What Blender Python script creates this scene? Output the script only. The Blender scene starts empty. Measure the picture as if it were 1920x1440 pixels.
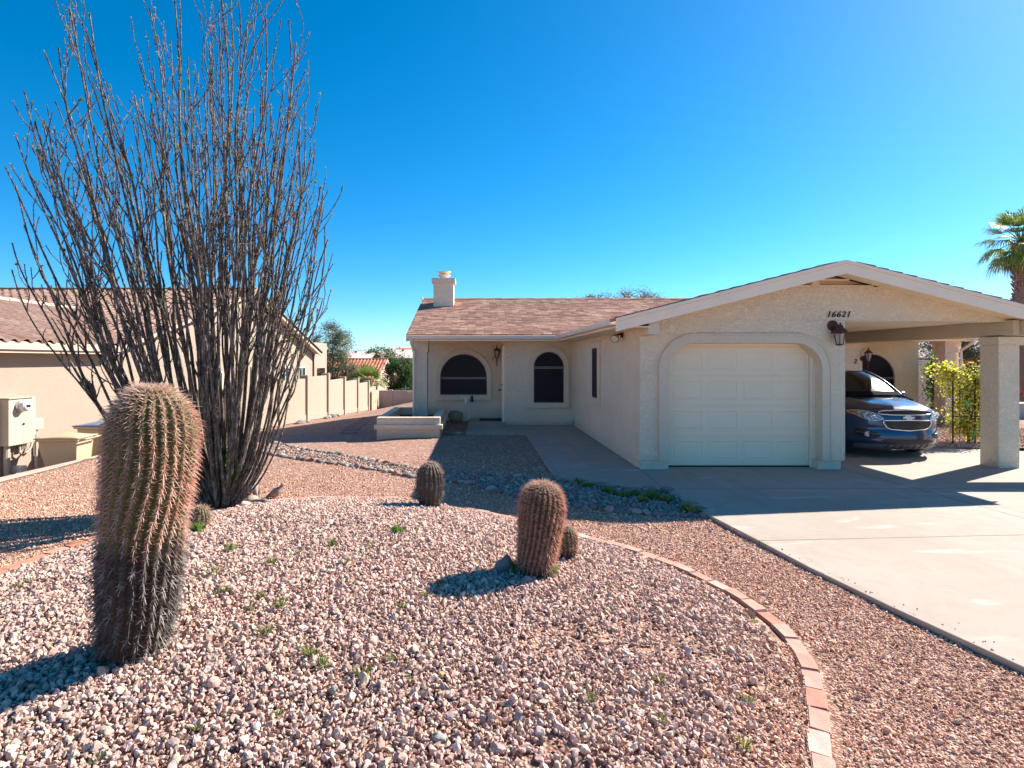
import bpy, bmesh, math, random
import numpy as np
from mathutils import Vector, Matrix, noise as mnoise
random.seed(7); RNG = np.random.default_rng(7)
SC = bpy.context.scene; COL = SC.collection
PI = math.pi
# ---- camera model: horizon at row 675 and depth vanishing point at column 892 of the 1920x1440 photo
FP, HC, VX, VY = 1060.0, 1.9, 892.0, 675.0
def P(px, py, d): return Vector(((px-VX)*d/FP, d, HC-(py-VY)*d/FP))
def G(px, py, z=0.0):
    d = FP*(HC-z)/(py-VY); return Vector(((px-VX)*d/FP, d, z))

# ------------------------------------------------------------------ object helpers
def tag(o, label=None, cat=None, group=None, kind=None):
    if label: o['label'] = label
    if cat: o['category'] = cat
    if group: o['group'] = group
    if kind: o['kind'] = kind
    return o
def thing(name, label, cat, loc=(0,0,0), group=None):
    o = bpy.data.objects.new(name, None); COL.objects.link(o); o.location = loc
    o.empty_display_size = 0.1
    return tag(o, label, cat, group)
def link(me, name, mat, parent=None):
    o = bpy.data.objects.new(name, me); COL.objects.link(o)
    for m in (mat if isinstance(mat, (list, tuple)) else [mat]): me.materials.append(m)
    if parent is not None:
        o.parent = parent
        pl = Vector((0,0,0)); q = parent
        while q is not None: pl += q.location; q = q.parent
        o.location = -pl
    return o
class MB:
    def __init__(s): s.v = []; s.f = []
    def add(s, v, f):
        n = len(s.v); s.v += [tuple(q) for q in v]; s.f += [tuple(i+n for i in q) for q in f]; return s
    def box(s, x0, x1, y0, y1, z0, z1):
        return s.add([(x0,y0,z0),(x1,y0,z0),(x1,y1,z0),(x0,y1,z0),(x0,y0,z1),(x1,y0,z1),(x1,y1,z1),(x0,y1,z1)],
            [(0,3,2,1),(4,5,6,7),(0,1,5,4),(1,2,6,5),(2,3,7,6),(3,0,4,7)])
    def prism(s, pts, ax, a0, a1):
        def q(p, a):
            return (p[0], a, p[1]) if ax == 'y' else ((a, p[0], p[1]) if ax == 'x' else (p[0], p[1], a))
        n = len(pts)
        v = [q(p, a0) for p in pts]+[q(p, a1) for p in pts]
        return s.add(v, [tuple(range(n)), tuple(range(2*n-1, n-1, -1))]+[(i, i+n, (i+1) % n+n, (i+1) % n) for i in range(n)])
    def ring(s, po, pi, ax, a0, a1, closed=True):
        def q(p, a): return (p[0], a, p[1]) if ax == 'y' else ((a, p[0], p[1]) if ax == 'x' else (p[0], p[1], a))
        n = len(po); v = []
        for a in (a0, a1): v += [q(p, a) for p in po]+[q(p, a) for p in pi]
        f = []
        for i in range(n if closed else n-1):
            j = (i+1) % n
            f += [(i, j, n+j, n+i), (2*n+i, 3*n+i, 3*n+j, 2*n+j), (i, 2*n+i, 2*n+j, j), (n+i, n+j, 3*n+j, 3*n+i)]
        if not closed:
            f += [(0, n, 3*n, 2*n), (n-1, 3*n-1, 4*n-1, 2*n-1)]
        return s.add(v, f)
    def tube(s, path, rad, n=8, caps=True):
        path = [Vector(p) for p in path]; k = len(path)
        if not hasattr(rad, '__len__'): rad = [rad]*k
        v = []; up = None
        for i, p in enumerate(path):
            t = (path[min(i+1, k-1)]-path[max(i-1, 0)])
            t = t.normalized() if t.length > 1e-9 else Vector((0,0,1))
            if up is None: up = t.orthogonal().normalized()
            a = (up - t*up.dot(t)); a = a.normalized() if a.length > 1e-6 else t.orthogonal().normalized()
            up = a; b = t.cross(a)
            for j in range(n):
                c = 2*PI*j/n; v.append(p+(a*math.cos(c)+b*math.sin(c))*rad[i])
        f = []
        for i in range(k-1):
            for j in range(n):
                j2 = (j+1) % n; f.append((i*n+j, i*n+j2, (i+1)*n+j2, (i+1)*n+j))
        if caps: f += [tuple(range(n-1, -1, -1)), tuple(range((k-1)*n, k*n))]
        return s.add(v, f)
    def lathe(s, prof, c=(0,0,0), n=20, ax='z', caps=True):
        v = []
        for r, z in prof:
            for j in range(n):
                a = 2*PI*j/n; x, y = r*math.cos(a), r*math.sin(a)
                if ax == 'z': v.append((c[0]+x, c[1]+y, c[2]+z))
                elif ax == 'y': v.append((c[0]+x, c[1]+z, c[2]-y))
                else: v.append((c[0]+z, c[1]+x, c[2]+y))
        k = len(prof); f = []
        for i in range(k-1):
            for j in range(n):
                j2 = (j+1) % n; f.append((i*n+j, i*n+j2, (i+1)*n+j2, (i+1)*n+j))
        if caps: f += [tuple(range(n-1, -1, -1)), tuple(range((k-1)*n, k*n))]
        return s.add(v, f)
    def grid(s, fn, nu, nv, flip=False):
        v = [fn(i/(nu-1), j/(nv-1)) for i in range(nu) for j in range(nv)]
        f = []
        for i in range(nu-1):
            for j in range(nv-1):
                q = (i*nv+j, (i+1)*nv+j, (i+1)*nv+j+1, i*nv+j+1); f.append(q[::-1] if flip else q)
        return s.add(v, f)
    def build(s, name, mat, parent=None, smooth=False, bevel=0, segs=2, angle=35, weld=False, tri=False):
        me = bpy.data.meshes.new(name); me.from_pydata(s.v, [], s.f); me.validate()
        bm = bmesh.new(); bm.from_mesh(me)
        if weld: bmesh.ops.remove_doubles(bm, verts=bm.verts, dist=1e-5)
        bmesh.ops.recalc_face_normals(bm, faces=bm.faces)
        if tri: bmesh.ops.triangulate(bm, faces=bm.faces, ngon_method='EAR_CLIP')
        bm.to_mesh(me); bm.free()
        if smooth:
            for p in me.polygons: p.use_smooth = True
            if smooth != 'all': me.set_sharp_from_angle(angle=math.radians(angle))
        o = link(me, name, mat, parent)
        if bevel:
            b = o.modifiers.new('bevel', 'BEVEL'); b.width = bevel; b.segments = segs; b.limit_method = 'ANGLE'; b.angle_limit = math.radians(40)
        return o
def np_mesh(name, V, F, mat, parent=None, col=None, smooth=False):
    """V (n,3), F (m,k) equal-sized faces"""
    me = bpy.data.meshes.new(name)
    n, (m, k) = len(V), F.shape
    me.vertices.add(n); me.vertices.foreach_set('co', np.ascontiguousarray(V, dtype=np.float32).ravel())
    me.loops.add(m*k); me.loops.foreach_set('vertex_index', np.ascontiguousarray(F, dtype=np.int32).ravel())
    me.polygons.add(m); me.polygons.foreach_set('loop_start', np.arange(0, m*k, k, dtype=np.int32))
    if col is not None:
        a = me.color_attributes.new('col', 'FLOAT_COLOR', 'POINT')
        c = np.ones((n,4), np.float32); c[:,:3] = col; a.data.foreach_set('color', c.ravel())
    me.polygons.foreach_set('use_smooth', np.full(m, bool(smooth)))
    me.update(calc_edges=True)
    return link(me, name, mat, parent)

# ------------------------------------------------------------------ materials
class NT:
    def __init__(s, name):
        s.m = bpy.data.materials.new(name); s.m.use_nodes = True; s.t = s.m.node_tree
        s.p = s.t.nodes['Principled BSDF']; s.out = s.t.nodes['Material Output']
        s.tc = s.n('ShaderNodeTexCoord'); s.geo = s.n('ShaderNodeNewGeometry')
    def n(s, ty, **kw):
        q = s.t.nodes.new(ty)
        for k, v in kw.items(): setattr(q, k, v)
        return q
    def l(s, a, b): s.t.links.new(a, b)
    @property
    def obj(s): return s.tc.outputs['Object']
    def noise(s, scale, detail=4, rough=.55, vec=None, dist=0):
        q = s.n('ShaderNodeTexNoise'); q.inputs['Scale'].default_value = scale; q.inputs['Detail'].default_value = detail
        q.inputs['Roughness'].default_value = rough; q.inputs['Distortion'].default_value = dist
        s.l(vec if vec is not None else s.obj, q.inputs['Vector']); return q.outputs[0]
    def vor(s, scale, feature='F1', out='Distance', vec=None, rnd=1):
        q = s.n('ShaderNodeTexVoronoi', feature=feature); q.inputs['Scale'].default_value = scale
        q.inputs['Randomness'].default_value = rnd
        s.l(vec if vec is not None else s.obj, q.inputs['Vector']); return q.outputs[out]
    def scaled(s, v, vec=None):
        q = s.n('ShaderNodeMapping'); q.inputs['Scale'].default_value = v
        s.l(vec if vec is not None else s.obj, q.inputs['Vector']); return q.outputs[0]
    def ramp(s, fac, stops, interp='LINEAR'):
        q = s.n('ShaderNodeValToRGB'); q.color_ramp.interpolation = interp; e = q.color_ramp.elements
        while len(e) < len(stops): e.new(.5)
        for i, (p, c) in enumerate(stops):
            e[i].position = p; e[i].color = (c, c, c, 1) if not hasattr(c, '__len__') else (*c, 1)
        s.l(fac, q.inputs[0]); return q.outputs[0]
    def mix(s, fac, a, b, mode='MIX'):
        q = s.n('ShaderNodeMix', data_type='RGBA', blend_type=mode, clamp_factor=True)
        for inp, val in ((q.inputs[0], fac), (q.inputs[6], a), (q.inputs[7], b)):
            if hasattr(val, 'is_output'): s.l(val, inp)
            elif hasattr(val, '__len__'): inp.default_value = (*val, 1)
            else: inp.default_value = val if inp.type == 'VALUE' else (val, val, val, 1)
        return q.outputs[2]
    def math(s, op, a, b=0.0, c=0.0):
        q = s.n('ShaderNodeMath', operation=op)
        for inp, val in zip(q.inputs, (a, b, c)):
            if hasattr(val, 'is_output'): s.l(val, inp)
            else: inp.default_value = val
        return q.outputs[0]
    def xyz(s, vec=None):
        q = s.n('ShaderNodeSeparateXYZ'); s.l(vec if vec is not None else s.obj, q.inputs[0]); return q.outputs
    def attr(s, name='col'):
        q = s.n('ShaderNodeAttribute', attribute_name=name); return q.outputs['Color']
    def rnd(s): return s.n('ShaderNodeObjectInfo').outputs['Random']
    def color(s, c):
        if hasattr(c, 'is_output'): s.l(c, s.p.inputs['Base Color'])
        else: s.p.inputs['Base Color'].default_value = (*c, 1)
        return s
    def bump(s, h, strength=.5, dist=.01):
        q = s.n('ShaderNodeBump'); q.inputs['Strength'].default_value = strength; q.inputs['Distance'].default_value = dist
        s.l(h, q.inputs['Height'])
        prev = s.p.inputs['Normal'].links
        if prev: s.l(prev[0].from_socket, q.inputs['Normal'])
        s.l(q.outputs[0], s.p.inputs['Normal']); return s
    def set(s, **kw):
        for k, v in kw.items():
            s.p.inputs[{'rough':'Roughness','metal':'Metallic','coat':'Coat Weight','spec':'Specular IOR Level','trans':'Transmission Weight','coatr':'Coat Roughness','ior':'IOR'}[k]].default_value = v
        return s
def mul(c, k): return tuple(min(1, x*k) for x in c)
def simple(name, c, rough=.7, metal=0, var=.12, vs=6, bump=0, bs=80, coat=0):
    t = NT(name); t.set(rough=rough, metal=metal, coat=coat)
    t.color(t.mix(t.ramp(t.noise(vs, 6), [(.3, 0), (.7, 1)]), mul(c, 1-var), mul(c, 1+var)))
    if bump: t.bump(t.noise(bs, 4), bump, .01)
    return t.m
def stucco(name, c, lace=22.0, depth=.012, var=.09):
    t = NT(name); t.set(rough=.92, spec=.2)
    big = t.ramp(t.noise(.9, 5, .6), [(.3, 0), (.7, 1)])
    fine = t.ramp(t.noise(lace*2.4, 3), [(.3, 0), (.7, 1)])
    a = t.mix(big, mul(c, 1-var), mul(c, 1+var*.6))
    lc = t.ramp(t.noise(lace, 3, .6, dist=1.1), [(.40, 0), (.58, 1)])
    a = t.mix(t.math('MULTIPLY', t.math('SUBTRACT', 1.0, lc), .16), a, mul(c, .62))
    # dirt splashed on the lowest hand of wall
    g = t.n('ShaderNodeSeparateXYZ'); t.l(t.geo.outputs['Position'], g.inputs[0])
    base = t.math('MULTIPLY', t.ramp(t.math('ADD', g.outputs[2], t.math('MULTIPLY', t.noise(5, 4), .25)), [(.10, 1), (.45, 0)]), .22)
    a = t.mix(base, a, (.40, .32, .25))
    t.color(a)
    t.bump(t.math('ADD', lc, t.math('MULTIPLY', fine, .45)), .85, depth)
    return t.m
CREAM = (.90, .755, .565)
m_stucco = stucco('house_stucco', CREAM)
m_trim = stucco('stucco_trim', (.80, .665, .50), 40, .005, .05)
m_found = simple('foundation_paint', (.66, .56, .43), .85, var=.08, vs=8, bump=.3, bs=60)
m_paint = simple('painted_wood', (.90, .735, .56), .6, var=.035, vs=3, bump=.08, bs=40)
m_gutter = simple('gutter_paint', (.86, .71, .55), .45, var=.03, vs=2)
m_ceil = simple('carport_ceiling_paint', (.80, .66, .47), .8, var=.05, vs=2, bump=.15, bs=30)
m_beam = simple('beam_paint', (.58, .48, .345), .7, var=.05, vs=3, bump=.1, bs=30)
def door_mat():
    t = NT('garage_door_paint'); t.set(rough=.5, spec=.35)
    st = t.noise(1, 4, .6, t.scaled((3, 3, 60)))
    t.color(t.mix(t.ramp(t.noise(1.3, 5), [(.3, 0), (.7, 1)]), (.85, .70, .50), (.88, .73, .53)))
    t.bump(st, .12, .003); return t.m
m_door = door_mat()
def shingle(name, swap=False):
    t = NT(name); t.set(rough=.95, spec=.15)
    x, y, z = t.xyz(); cmb = t.n('ShaderNodeCombineXYZ')
    t.l(y if swap else x, cmb.inputs[0]); t.l(x if swap else y, cmb.inputs[1])
    def bricks(bw, rh, off, freq=2):
        b = t.n('ShaderNodeTexBrick', offset=off, offset_frequency=freq)
        t.l(cmb.outputs[0], b.inputs['Vector'])
        b.inputs['Scale'].default_value = 1; b.inputs['Brick Width'].default_value = bw; b.inputs['Row Height'].default_value = rh
        b.inputs['Mortar Size'].default_value = .006; b.inputs['Mortar Smooth'].default_value = .2; b.inputs['Bias'].default_value = 0
        b.inputs['Color1'].default_value = (0,0,0,1); b.inputs['Color2'].default_value = (1,1,1,1); b.inputs['Mortar'].default_value = (.5,.5,.5,1)
        return b
    b = bricks(.24, .135, .37, 3); b2 = bricks(.41, .135, .61, 2)
    pal = t.ramp(b.outputs['Color'], [(.0, (.21,.09,.068)), (.3, (.33,.155,.118)), (.55, (.45,.235,.18)), (.8, (.54,.315,.225)), (1, (.68,.45,.31))])
    pal2 = t.ramp(b2.outputs['Color'], [(.0, (.22,.115,.095)), (.5, (.36,.205,.16)), (1, (.50,.32,.235))])
    c = t.mix(.28, pal, pal2)
    c = t.mix(t.math('MULTIPLY', b.outputs['Fac'], .6), c, (.06, .035, .03))
    c = t.mix(.55, c, t.ramp(t.noise(240, 2), [(.3, .45), (.7, 1.25)]), 'MULTIPLY')
    c = t.mix(t.ramp(t.noise(.7, 4), [(.4, 0), (.8, .35)]), c, (.30, .20, .15))
    t.color(c)
    row = t.math('FRACT', t.math('DIVIDE', x if swap else y, .135))
    t.bump(t.math('ADD', t.math('MULTIPLY', row, -1.0), t.math('MULTIPLY', b.outputs['Fac'], -.6)), .6, .012)
    t.bump(t.noise(200, 2), .3, .004)
    return t.m
m_shingle = shingle('roof_shingles'); m_shingle2 = shingle('roof_shingles_cross', True)
def glass_dark(name, c=(.006,.006,.012), rough=.06):
    t = NT(name); t.set(rough=rough, spec=.3); t.color(c); return t.m
def screen():
    t = NT('sun_screen_mesh'); t.set(rough=.35, spec=.18)
    t.color(t.mix(t.noise(3, 5), (.006, .006, .012), (.016, .012, .022))); return t.m
m_screen = screen()
m_glass = glass_dark('window_glass', (.03,.05,.05), .04)
m_wframe = simple('bronze_window_frame', (.075, .055, .06), .45, .4); m_bar = simple('window_bar', (.22,.195,.21), .4, .3)
m_rust = simple('rusted_iron', (.10, .042, .030), .75, .3, var=.35, vs=30, bump=.3, bs=60)
def lantern_glass():
    t = NT('lantern_glass'); t.set(rough=.25, spec=.5); t.color(t.mix(t.noise(14, 3), (.34,.30,.25), (.50,.46,.40))); return t.m
m_lglass = lantern_glass()
m_black = simple('black_rubber', (.012,.012,.013), .8)
m_iron = simple('black_iron', (.02,.018,.017), .6, .5)
m_steel = simple('galvanised_steel', (.55,.55,.53), .35, .9)
m_white = simple('white_plastic', (.78,.77,.73), .4)
m_foil = simple('weathered_foil', (.78,.80,.84), .22, .9, var=.1, vs=30, bump=.9, bs=50)
def concrete():
    t = NT('driveway_concrete'); t.set(rough=.85, spec=.25)
    c = t.mix(t.ramp(t.noise(.55, 8, .62), [(.28, 0), (.72, 1)]), (.34,.28,.225), (.41,.355,.30))
    c = t.mix(t.ramp(t.noise(2.2, 9, .65, dist=1.5), [(.46, 0), (.62, .55)]), c, (.35,.27,.21))
    c = t.mix(t.ramp(t.noise(1.1, 6, .6, t.scaled((.4, 1.6, 1)), 2.2), [(.58, 0), (.74, .8)]), c, (.54,.50,.45))
    c = t.mix(t.ramp(t.noise(45, 4, .7), [(.62, 0), (.70, .3)]), c, (.24,.18,.15))
    crk = t.ramp(t.vor(.42, 'DISTANCE_TO_EDGE', vec=t.mix(.12, t.obj, t.n('ShaderNodeTexNoise').outputs[1])), [(.0, .0), (.004, 0)]); c = t.mix(t.math('MULTIPLY', crk, t.ramp(t.noise(.8, 2), [(.5, 0), (.6, 1)])), c, (.16,.12,.10))
    tyre = t.ramp(t.noise(1, 5, .6, t.scaled((2.6, .12, 1)), .4), [(.52, 0), (.68, .28)]); c = t.mix(tyre, c, (.26,.215,.18))
    g = t.n('ShaderNodeSeparateXYZ'); t.l(t.geo.outputs['Position'], g.inputs[0])
    X, Y = g.outputs[0], g.outputs[1]
    def line(expr, w):
        return t.ramp(t.math('ABSOLUTE', expr), [(w*.6, 1), (w, 0)])
    wob = t.math('MULTIPLY', t.math('SUBTRACT', t.noise(3, 3), .5), .02)
    l1 = line(t.math('ADD', t.math('SUBTRACT', X, t.math('MULTIPLY_ADD', Y, -.05, 6.92)), wob), .012)
    l2 = line(t.math('ADD', t.math('SUBTRACT', Y, t.math('MULTIPLY_ADD', X, .068, 5.74)), wob), .011)
    l3 = line(t.math('ADD', t.math('SUBTRACT', Y, t.math('MULTIPLY_ADD', X, .02, 8.25)), wob), .009)
    l4 = line(t.math('ADD', t.math('SUBTRACT', Y, 2.6), wob), .011)
    l5 = line(t.math('ADD', t.math('SUBTRACT', Y, 12.6), wob), .011)
    ll = t.math('MAXIMUM', t.math('MAXIMUM', l1, l2), t.math('MAXIMUM', t.math('MAXIMUM', l3, l4), l5))
    c = t.mix(t.math('MULTIPLY', ll, .85), c, (.10,.08,.07))
    for (ex, ey, r) in ((1.9, 8.75, .16), (7.3, 11.2, .35)):      # stains on the slab
        dd = t.math('ADD', t.math('POWER', t.math('SUBTRACT', X, ex), 2.0), t.math('POWER', t.math('MULTIPLY', t.math('SUBTRACT', Y, ey), 1.6), 2.0))
        dd = t.math('ADD', dd, t.math('MULTIPLY', t.math('SUBTRACT', t.noise(9, 4), .5), .05))
        c = t.mix(t.ramp(dd, [(r*r*.5, .55), (r*r*1.3, 0)]), c, (.14,.09,.07))
    t.color(c)
    t.bump(t.math('SUBTRACT', t.math('MULTIPLY', t.noise(120, 4), .35), ll), .4, .006)
    return t.m
m_conc = concrete()
m_walk = m_conc
def pink_ground():
    t = NT('decomposed_granite'); t.set(rough=.95, spec=.15)
    pos = t.geo.outputs['Position']
    c = t.n('ShaderNodeTexVoronoi'); c.inputs['Scale'].default_value = 58; t.l(pos, c.inputs['Vector'])
    sp = t.n('ShaderNodeSeparateColor'); t.l(c.outputs['Color'], sp.inputs[0])
    pal = t.ramp(sp.outputs[0], [(0, (.30,.16,.115)), (.3, (.47,.275,.205)), (.6, (.56,.35,.275)), (.85, (.64,.44,.36)), (1, (.70,.56,.48))])
    big = t.ramp(t.noise(.45, 6, .6, pos), [(.3, 0), (.75, 1)])
    cc = t.mix(big, (.86,.80,.76), (1.06,1.0,.97)); cc = t.mix(1.0, pal, cc, 'MULTIPLY')
    cc = t.mix(t.ramp(t.noise(4, 6, .7, pos), [(.45, 0), (.7, .35)]), cc, (.30,.165,.115))
    cc = t.mix(t.ramp(c.outputs['Distance'], [(.30, 0), (.75, .75)]), cc, (.12,.062,.045))
    c2 = t.n('ShaderNodeTexVoronoi'); c2.inputs['Scale'].default_value = 23; t.l(pos, c2.inputs['Vector']); s2 = t.n('ShaderNodeSeparateColor'); t.l(c2.outputs['Color'], s2.inputs[0])
    cc = t.mix(t.ramp(s2.outputs[0], [(.70, 0), (.78, .55)]), cc, (.20,.11,.08)); cc = t.mix(t.ramp(s2.outputs[1], [(.78, 0), (.86, .32)]), cc, (.74,.56,.46))
    t.color(cc)
    t.bump(t.math('SUBTRACT', 1.0, t.vor(58, vec=pos)), .9, .012)
    t.bump(t.vor(23, vec=pos), -.6, .02); t.bump(t.noise(6, 5, .6, pos), .35, .03)
    return t.m
m_ground = pink_ground()
def stone_mat(name, mult=1.0):
    t = NT(name); t.set(rough=.9, spec=.2)
    c = t.mix(.5, t.attr(), t.ramp(t.noise(70, 5, .65), [(.25, .62), (.75, 1.3)]), 'MULTIPLY')
    t.color(c); t.bump(t.noise(160, 4), .45, .004); return t.m
m_stone = stone_mat('crushed_stone'); 
def rock_mat(name, stops):
    t = NT(name); t.set(rough=.75, spec=.3)
    c = t.ramp(t.rnd(), stops, 'CONSTANT')
    c = t.mix(.6, c, t.ramp(t.noise(9, 6, .6), [(.25, .6), (.75, 1.3)]), 'MULTIPLY')
    c = t.mix(t.ramp(t.noise(22, 4, .7), [(.62, 0), (.7, .4)]), c, (.45,.40,.36))
    t.color(c); t.bump(t.noise(25, 5), .4, .012); return t.m
m_rock = rock_mat('river_rock', [(0, (.27,.225,.19)), (.18, (.17,.16,.155)), (.36, (.36,.30,.25)), (.52, (.30,.19,.155)), (.66, (.21,.20,.19)), (.8, (.43,.37,.31)), (.92, (.32,.16,.115))])
def brick_mat(name='edging_brick', red=0):
    t = NT(name); t.set(rough=.9, spec=.2)
    c = t.ramp(t.rnd(), [(0, (.41,.205,.145)), (.3, (.45,.25,.185)), (.6, (.48,.285,.22)), (.85, (.52,.34,.275)), (.95, (.56,.42,.35))])
    c = t.mix(.6, c, t.ramp(t.noise(14, 6, .65), [(.3, .78), (.7, 1.18)]), 'MULTIPLY')
    c = t.mix(red, c, (.50,.19,.10))
    c = t.mix(t.ramp(t.noise(48, 3), [(.66, 0), (.72, .7)]), c, (.20,.11,.085))
    t.color(c); t.bump(t.noise(60, 5), .5, .006); return t.m
m_brick = brick_mat(); m_brick_sunlit = brick_mat('sunlit_edging_brick', .6)  # second tone for the left arc: redness of grazing sun mixed into the colour
def leaf_mat(name, trans=.48):
    t = NT(name); t.set(rough=.55, spec=.3); t.color(t.attr())
    tr = t.n('ShaderNodeBsdfTranslucent'); t.l(t.attr(), tr.inputs[0])
    mx = t.n('ShaderNodeMixShader'); mx.inputs[0].default_value = trans
    t.l(t.p.outputs[0], mx.inputs[1]); t.l(tr.outputs[0], mx.inputs[2]); t.l(mx.outputs[0], t.out.inputs[0]); return t.m
m_leaf = leaf_mat('leaves')
m_bark = simple('tree_bark', (.13,.095,.07), .9, var=.3, vs=12, bump=.5, bs=30)
SKY_SAT, SKY_HUE, SKY_STR, EXPO = 1.29, .488, .0665, 1.7
# ------------------------------------------------------------------ terrain
def sstep(a, b, x):
    t = min(1, max(0, (x-a)/(b-a))); return t*t*(3-2*t)
GZ = -.045
def terrain(x, y):
    sx = min(1, max(0, (-1.95-x)/5.7))**.6
    z = GZ - sx*.0575*max(0, min(y, 62)-11)
    if y > 26: z = min(z, GZ - .05*sstep(26, 34, y)*(min(y, 62)-22)) if x < 16 else z
    if x < -7.66: z -= .72*sstep(-7.66, -7.74, x)*sstep(50, 44, y)
    z += .02*mnoise.noise(Vector((x*.6, y*.6, 3)))*(1 if y < 40 else 0)
    r = math.hypot(x, y)
    if r > 150:
        k = sstep(170, 420, r)
        z += k*(9.5+6*mnoise.noise(Vector((x*.006, y*.006, 1)))+3*mnoise.noise(Vector((x*.02, y*.02, 5)))) if y > 0 else 0
    return z
def spaced(lo, hi, step, far, extra=()):
    a = list(np.arange(lo, hi+1e-6, step)); s = step; p = hi
    while p < far: s *= 1.22; p += s; a.append(p)
    s = step; p = lo
    while p > -far: s *= 1.22; p -= s; a.insert(0, p)
    return sorted(set([round(float(q), 4) for q in a]+list(extra)))
xs = spaced(-14, 18, .3, 1800, (-7.65, -7.75)); ys = spaced(-3, 46, .3, 1800)
V = np.array([(x, y, terrain(x, y)) for x in xs for y in ys]); ny = len(ys)
I, J = np.meshgrid(np.arange(len(xs)-1), np.arange(ny-1), indexing='ij'); I = I.ravel(); J = J.ravel()
F = np.stack([I*ny+J, (I+1)*ny+J, (I+1)*ny+J+1, I*ny+J+1], 1)
tag(np_mesh('ground', V, F, m_ground, smooth=True), 'pinkish crushed granite ground around the house', 'ground', kind='structure')

# ------------------------------------------------------------------ gravel island and its brick edging
RING = [(-4.28,5.03),(-4.12,5.9),(-3.78,6.65),(-3.2,7.3),(-2.55,7.72),(-1.9,7.86),(-1.15,7.80),(-.79,7.70),(-.30,7.40),(.45,6.80),(1.15,6.12),(1.52,5.75),(1.80,5.33),(1.96,5.03),
        (2.11,4.60),(2.17,4.05),(2.10,3.62),(1.90,3.15),(1.69,2.78),(1.51,2.42),(1.1,1.85),(.4,1.4),(-.5,1.15),(-1.5,1.1),(-2.5,1.4),(-3.4,2.2),(-4.0,3.3),(-4.28,4.2)]
def spline(pts, closed, step):
    n = len(pts); out = []
    for i in range(n if closed else n-1):
        p = [pts[(i+k) % n] if closed else pts[min(max(i+k, 0), n-1)] for k in (-1, 0, 1, 2)]
        L = math.dist(p[1], p[2]); m = max(1, int(L/step))
        for q in range(m):
            t = q/m
            out.append(tuple(.5*(2*p[1][c]+(p[2][c]-p[0][c])*t+(2*p[0][c]-5*p[1][c]+4*p[2][c]-p[3][c])*t*t+(3*p[1][c]-p[0][c]-3*p[2][c]+p[3][c])*t**3) for c in (0, 1)))
    if not closed: out.append(tuple(pts[-1]))
    return out
def resample(pts, step, closed=False):
    pts = list(pts)+([pts[0]] if closed else []); out = [pts[0]]; acc = 0
    for a, b in zip(pts, pts[1:]):
        L = math.dist(a, b); d = step-acc
        while d <= L:
            out.append((a[0]+(b[0]-a[0])*d/L, a[1]+(b[1]-a[1])*d/L)); d += step
        acc = (acc+L) % step
    return out
ring = spline(RING, True, .05)
CX, CY = -1.1, 4.3
ang = np.array([math.atan2(y-CY, x-CX) for x, y in ring]); rad = np.array([math.hypot(x-CX, y-CY) for x, y in ring])
od = np.argsort(ang); ang = ang[od]; rad = rad[od]
angp = np.concatenate([ang-2*PI, ang, ang+2*PI]); radp = np.tile(rad, 3)
def rring(th): return np.interp(th, angp, radp)
HM = .36
def mound_np(x, y):
    th = np.arctan2(y-CY, x-CX); t = np.hypot(x-CX, y-CY)/rring(th)
    return np.where(t < 1.0, HM*np.clip(1-t**2.2, 0, 1)**.95, 0.0)-.02, t
def mz(x, y):
    z, t = mound_np(np.array([x]), np.array([y])); return float(z[0])
mb = MB(); nr, na = 40, 140
mv = [(CX, CY, HM-.045)]; mf = []
for i in range(1, nr+1):
    for j in range(na):
        th = 2*PI*j/na-PI; r = float(rring(th))*i/nr*.995; x, y = CX+r*math.cos(th), CY+r*math.sin(th)
        mv.append((x, y, mz(x, y)-.014))
for j in range(na):
    mf.append((0, 1+j, 1+(j+1) % na))
    for i in range(nr-1):
        a = 1+i*na; b = a+na; j2 = (j+1) % na; mf.append((a+j, b+j, b+j2, a+j2))
mb.add(mv, mf)
tag(mb.build('gravel_bed', m_ground, smooth='all'), 'low earth mound inside the ring of bricks', 'ground', kind='structure')

# edging bricks: every brick its own object
def brick_mesh(seed):
    r = random.Random(seed); m = MB().box(-.1, .1, -.051, .051, -.05, .016)
    me = bpy.data.meshes.new('edging_brick'); m.v = [(x+r.uniform(-.004,.004), y+r.uniform(-.004,.004), z+r.uniform(-.003,.003)) for x, y, z in m.v]
    me.from_pydata(m.v, [], m.f)
    bm = bmesh.new(); bm.from_mesh(me); bmesh.ops.recalc_face_normals(bm, faces=bm.faces)
    bmesh.ops.bevel(bm, geom=list(bm.edges), offset=.006, segments=2, affect='EDGES'); bm.to_mesh(me); bm.free(); me.materials.append(m_brick if seed < 6 else m_brick_sunlit); return me
bms = [brick_mesh(i) for i in range(12)]
bp = resample(ring, .207, True); nb = len(bp)
for i, (x, y) in enumerate(bp):
    a, b = bp[i-1], bp[(i+1) % nb]
    if y < 1.75: continue
    o = bpy.data.objects.new('edging_brick', bms[i % 6+(6 if x < -3.0 else 0)]); COL.objects.link(o)
    o.location = (x, y, GZ+.035+random.uniform(-.008,.006)); o.rotation_euler = (random.uniform(-.02,.02), random.uniform(-.02,.02), math.atan2(b[1]-a[1], b[0]-a[0])+random.uniform(-.03,.03))
    if x < -3.0: lab = 'paver brick tinted orange red for grazing sun on the far left arc edging the gravel mound'
    elif y > 6.0: lab = 'low paver brick in the back arc between gravel mound and granite path'
    else: lab = 'pale pink paver brick in the curved edging beside the driveway strip'
    tag(o, lab, 'brick', 'paver bricks edging the gravel mound')

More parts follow.
